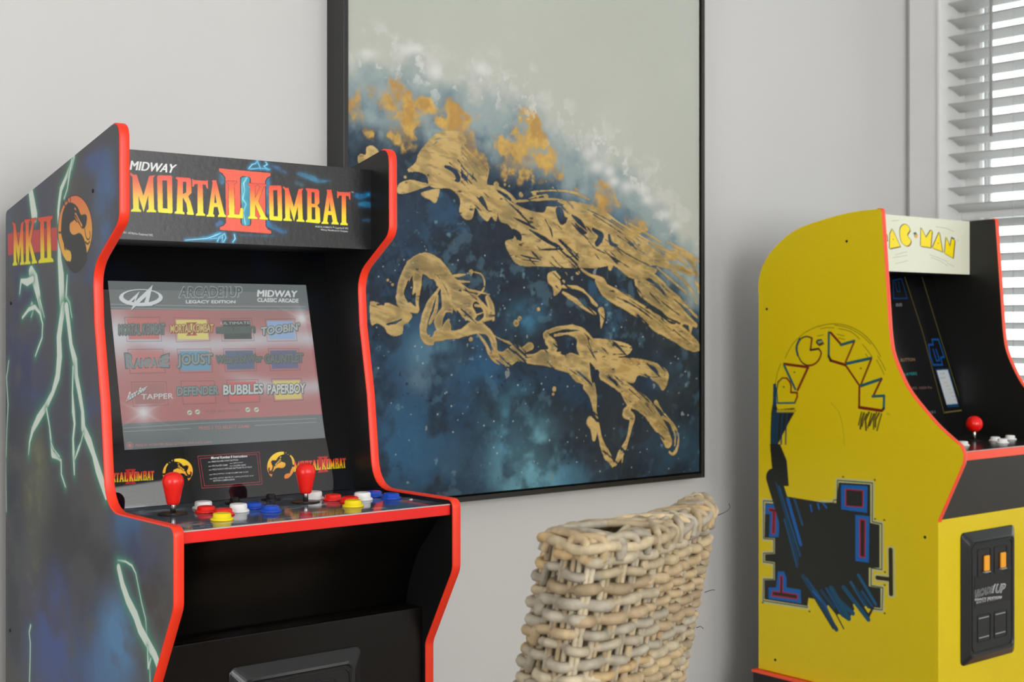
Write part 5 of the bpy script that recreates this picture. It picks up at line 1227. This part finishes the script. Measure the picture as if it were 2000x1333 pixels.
def strand_mat():
    m = bpy.data.materials.new('rattan'); m.use_nodes = True; nt = m.node_tree; b = nt.nodes['Principled BSDF']; b.inputs['Roughness'].default_value = .55; b.inputs['Specular IOR Level'].default_value = .35
    a = nt.nodes.new('ShaderNodeAttribute'); a.attribute_name = 'Col'; tc = nt.nodes.new('ShaderNodeTexCoord')
    n = nt.nodes.new('ShaderNodeTexNoise'); n.inputs['Scale'].default_value = 70; n.inputs['Detail'].default_value = 6; nt.links.new(tc.outputs['Object'], n.inputs['Vector'])
    mp = nt.nodes.new('ShaderNodeMapRange'); mp.inputs[1].default_value = .3; mp.inputs[2].default_value = .7; mp.inputs[3].default_value = .70; mp.inputs[4].default_value = 1.12
    nt.links.new(n.outputs['Fac'], mp.inputs[0]); mu = nt.nodes.new('ShaderNodeVectorMath'); mu.operation = 'SCALE'
    nt.links.new(a.outputs['Color'], mu.inputs[0]); nt.links.new(mp.outputs[0], mu.inputs['Scale']); nt.links.new(mu.outputs[0], b.inputs['Base Color'])
    n2 = nt.nodes.new('ShaderNodeTexNoise'); n2.inputs['Scale'].default_value = 240; nt.links.new(tc.outputs['Object'], n2.inputs['Vector'])
    bp = nt.nodes.new('ShaderNodeBump'); bp.inputs['Strength'].default_value = .25; bp.inputs['Distance'].default_value = .001; nt.links.new(n2.outputs['Fac'], bp.inputs['Height']); nt.links.new(bp.outputs['Normal'], b.inputs['Normal'])
    return m
M['rattan'] = strand_mat()
PAL = [(192,172,136), (182,162,128), (196,178,144), (204,180,140), (174,162,140), (168,158,140), (198,184,156), (186,164,130), (184,174,152), (172,150,118), (208,186,148), (194,180,152), (188,178,158), (184,166,134), (204,174,126), (196,172,132)]
class Strands:
    def __init__(s): s.v = []; s.f = []; s.c = []
    def add(s, pts, r, n=8, col=None):
        c = np.array(srgb(col or random.choice(PAL)))*random.uniform(.74, .98); P = [Vector(p) for p in pts]; m = len(P); b0 = len(s.v)
        t = (P[1]-P[0]).normalized(); up = Vector((0, 0, 1)) if abs(t.z) < .8 else Vector((0, 1, 0)); nr = t.cross(up).normalized()
        node = random.random() < .35; nk = random.randint(2, max(3, m-3)) if node else -9
        for i, p in enumerate(P):
            t = (P[min(i+1, m-1)]-P[max(i-1, 0)]).normalized(); nr = (nr-t*nr.dot(t)).normalized(); bb = t.cross(nr)
            rr = r(i/(m-1)) if callable(r) else r
            cc = c*(1.0 if abs(i-nk) > 0 else .72)
            for j in range(n):
                a = 2*PI*j/n; s.v.append(p+(nr*math.cos(a)+bb*math.sin(a))*rr); s.c.append(cc)
        for i in range(m-1):
            for j in range(n): s.f.append((b0+i*n+j, b0+i*n+(j+1) % n, b0+(i+1)*n+(j+1) % n, b0+(i+1)*n+j))
        s.f.append(tuple(b0+j for j in range(n))[::-1]); s.f.append(tuple(b0+(m-1)*n+j for j in range(n)))
    def build(s, name, parent):
        me = bpy.data.meshes.new(name); me.from_pydata(s.v, [], s.f); me.update()
        at_ = me.color_attributes.new('Col', 'FLOAT_COLOR', 'POINT'); at_.data.foreach_set('color', np.concatenate([np.clip(np.array(s.c), 0, 1), np.ones((len(s.c), 1))], 1).ravel())
        return link(name, me, M['rattan'], parent, True)
rnd = random.Random(11); random.seed(11)
ZB = .47; PIT = .0156; R0 = .0056; A0 = .0046
back = empty_part('backrest', chair)
wv = Strands(); nrow = int((ZT-.012-ZB)/PIT)
for r in range(nrow):
    z0 = ZT-.013-r*PIT; ph = r*PI; drift = rnd.uniform(0, 1); s0 = rnd.uniform(0, LL)
    pos = 0.0
    while pos < LL-1e-6:
        ln_ = min(rnd.uniform(2.0, 6.0)*2*LL/NP, LL-pos); e = .012
        a, b = s0+pos-e, s0+pos+ln_+e; n_ = max(6, int((b-a)/.0030)); pts = []
        R_ = R0*rnd.uniform(.88, 1.14); dz = rnd.uniform(-.0013, .0013)
        for i in range(n_+1):
            sv = a+(b-a)*i/n_; wv_ = math.cos(PI*NP*sv/LL+ph); o = A0*math.copysign(abs(wv_)**.55, wv_)+.002
            t = i/n_; tuck = .0035*(max(0, 1-t/.08)+max(0, 1-(1-t)/.08))
            pts.append(bpos(sv, z0+dz-PIT*((sv/LL) % 1)+.0012*math.sin(sv*70+r)+.0011*math.sin(PI*NP*sv/LL*.5+ph*.7), o-tuck))
        wv.add(pts, lambda t, R_=R_: R_*min(1, .55+9*min(t, 1-t)))
        pos += ln_
wv.build('woven_strands', back)
st = Strands()
for i in range(NP):
    for k in (-1, 1):
        sv = (i+0.0)*LL/NP+k*.0036+rnd.uniform(-.0008, .0008); off = rnd.uniform(-.0006, .0006)
        st.add([bpos(sv, ZT-.002-(ZT-ZB)*j/14, off) for j in range(15)], .0031*rnd.uniform(.9, 1.12), 7)
st.build('upright_canes', back)
rim = Strands()
# rim: outer and inner hoops plus canes crossing over the top edge
for off, dz, rr in ((.0045, -.003, .0056), (-.006, .003, .0046)):
    pos = 0
    while pos < LL:
        ln_ = rnd.uniform(.10, .17); n_ = int(ln_/.004)
        rim.add([bpos(pos-.01+ln_*i/n_*1.15, ZT+dz+.0022*math.sin((pos+ln_*i/n_)*95), off+.0022*math.cos((pos+ln_*i/n_)*95)) for i in range(n_+1)], lambda t, q=rr: q*min(1, .5+8*min(t, 1-t)))
        pos += ln_
# pair outer points with the nearest inner points across the slab
mid = []
ss_ = np.linspace(0, LL, 400, endpoint=False); PP = np.array([at(x)[0] for x in ss_]); NN = np.array([at(x)[1]*OUT for x in ss_])
def across(sv, skew):
    p, n = at(sv); n = n*OUT; best = None
    for x, q, m_ in zip(ss_, PP, NN):
        if np.dot(m_, n) > -.25: continue
        dv = q-p; d = np.hypot(*dv)
        if best is None or d < best[0]: best = (d, x)
    return None if best is None else best[1]+skew
cr = 0
for i in range(NP):
    sv = (i+.5)*LL/(NP); p, n = at(sv)
    if n[1]*OUT > -.12: continue           # start from the side facing the viewer
    for skew in ((.062, -.05, .05)[i % 3],):
        x = across(sv, skew)
        if x is None: continue
        a = bpos(sv, ZT-.016, .006); a2 = bpos(sv, ZT+.002, .004); b2 = bpos(x, ZT+.003, .0); b = bpos(x, ZT-.016, .006)
        m1 = a2.lerp(b2, .3)+Vector((0, 0, .005)); m2 = a2.lerp(b2, .7)+Vector((0, 0, .004))
        rim.add([Vector(q) for q in catmull([tuple(v) for v in (a, a2, m1, m2, b2, b)], 6)], .0043*rnd.uniform(.9, 1.15))
# long canes laid along the top
cen = []
for i in range(60):
    sv = i*LL/60
for lane in (.28, .5, .72):
    path = []
    for i in range(0, 120):
        sv = i*LL/120; p, n = at(sv)
        if n[1]*OUT > -.12: continue
        x = across(sv, 0)
        if x is None: continue
        q = bpos(sv, ZT+.004, 0).lerp(bpos(x, ZT+.004, 0), lane); path.append((q.x+0, q.y, q.z+.003*math.sin(i*.9+lane*9)))
    path.sort(key=lambda q: q[0])
    k = 0
    while k < len(path)-3:
        L_n = rnd.randint(8, 14); sub = path[k:k+L_n+2]
        if len(sub) > 3: rim.add([Vector(q) for q in catmull(sub[::2]+[sub[-1]] if len(sub) > 5 else sub, 4)], lambda t: .0043*min(1, .5+8*min(t, 1-t)))
        k += L_n
rim.build('braided_rim', back)
M['fibre'] = mat('loose_fibre', (96,90,82), .7)
for (u, v), c_ in (((1410,1004), ((10,-5),(16,-12),(14,-20))), ((1384,1155), ((6,-2),(12,-2))), ((1368,1224), ((4,3),(6,5)))):
    best = max((onZ(u, v, ZT-.02*((v-990)/20 if v > 1010 else .3)),), key=lambda q: q[0]); dep = 1.72
    def pt(uu, vv): d = ray(uu, vv); return Vector((CAM[0]+d[0]*dep/FPX, CAM[1]+d[1]*dep/FPX, CAM[2]+d[2]*dep/FPX))
    fz = Strands(); fz.add([pt(u-8, v+3), pt(u, v)]+[pt(u+a, v+b) for a, b in c_], .0005, 5, (92,86,80)); fz.build('loose_fibre', back)

# seat box and legs (below the picture edge)
sc_c = np.array([1.035, -.955]); ang = math.radians(12)
def seatpt(x, y): return (sc_c[0]+x*math.cos(ang)-y*math.sin(ang), sc_c[1]+x*math.sin(ang)+y*math.cos(ang))
SWd, SDp = .40, .36
M['rattan_flat'] = mat('rattan_seat', (190,172,140), .6, bump=.8, bscale=90, vary=.2, vscale=40)
def rbox(name, x0, x1, y0, y1, z0, z1, m, parent, bev):
    bm = bmesh.new(); add_box(bm, x0, x1, y0, y1, z0, z1, bev, 3)
    for v in bm.verts: q = seatpt(v.co.x, v.co.y); v.co.x, v.co.y = q
    return from_bm(name, bm, m, parent, True)
rbox('seat', -SWd/2, SWd/2, -.16, .215, .40, .475, M['rattan_flat'], chair, .02)
for sx_, sy_ in ((-1,-1),(1,-1),(-1,1),(1,1)):
    x0 = sx_*(SWd/2-.03); y0 = -.13 if sy_ < 0 else .185
    bm = bmesh.new(); tube_bm(bm, [seatpt(x0, y0)+(.402,), seatpt(x0, y0)+(.2,), seatpt(x0, y0)+(0.0,)], [.02, .018, .015], 12)
    from_bm('leg', bm, M['rattan_flat'], chair, True)
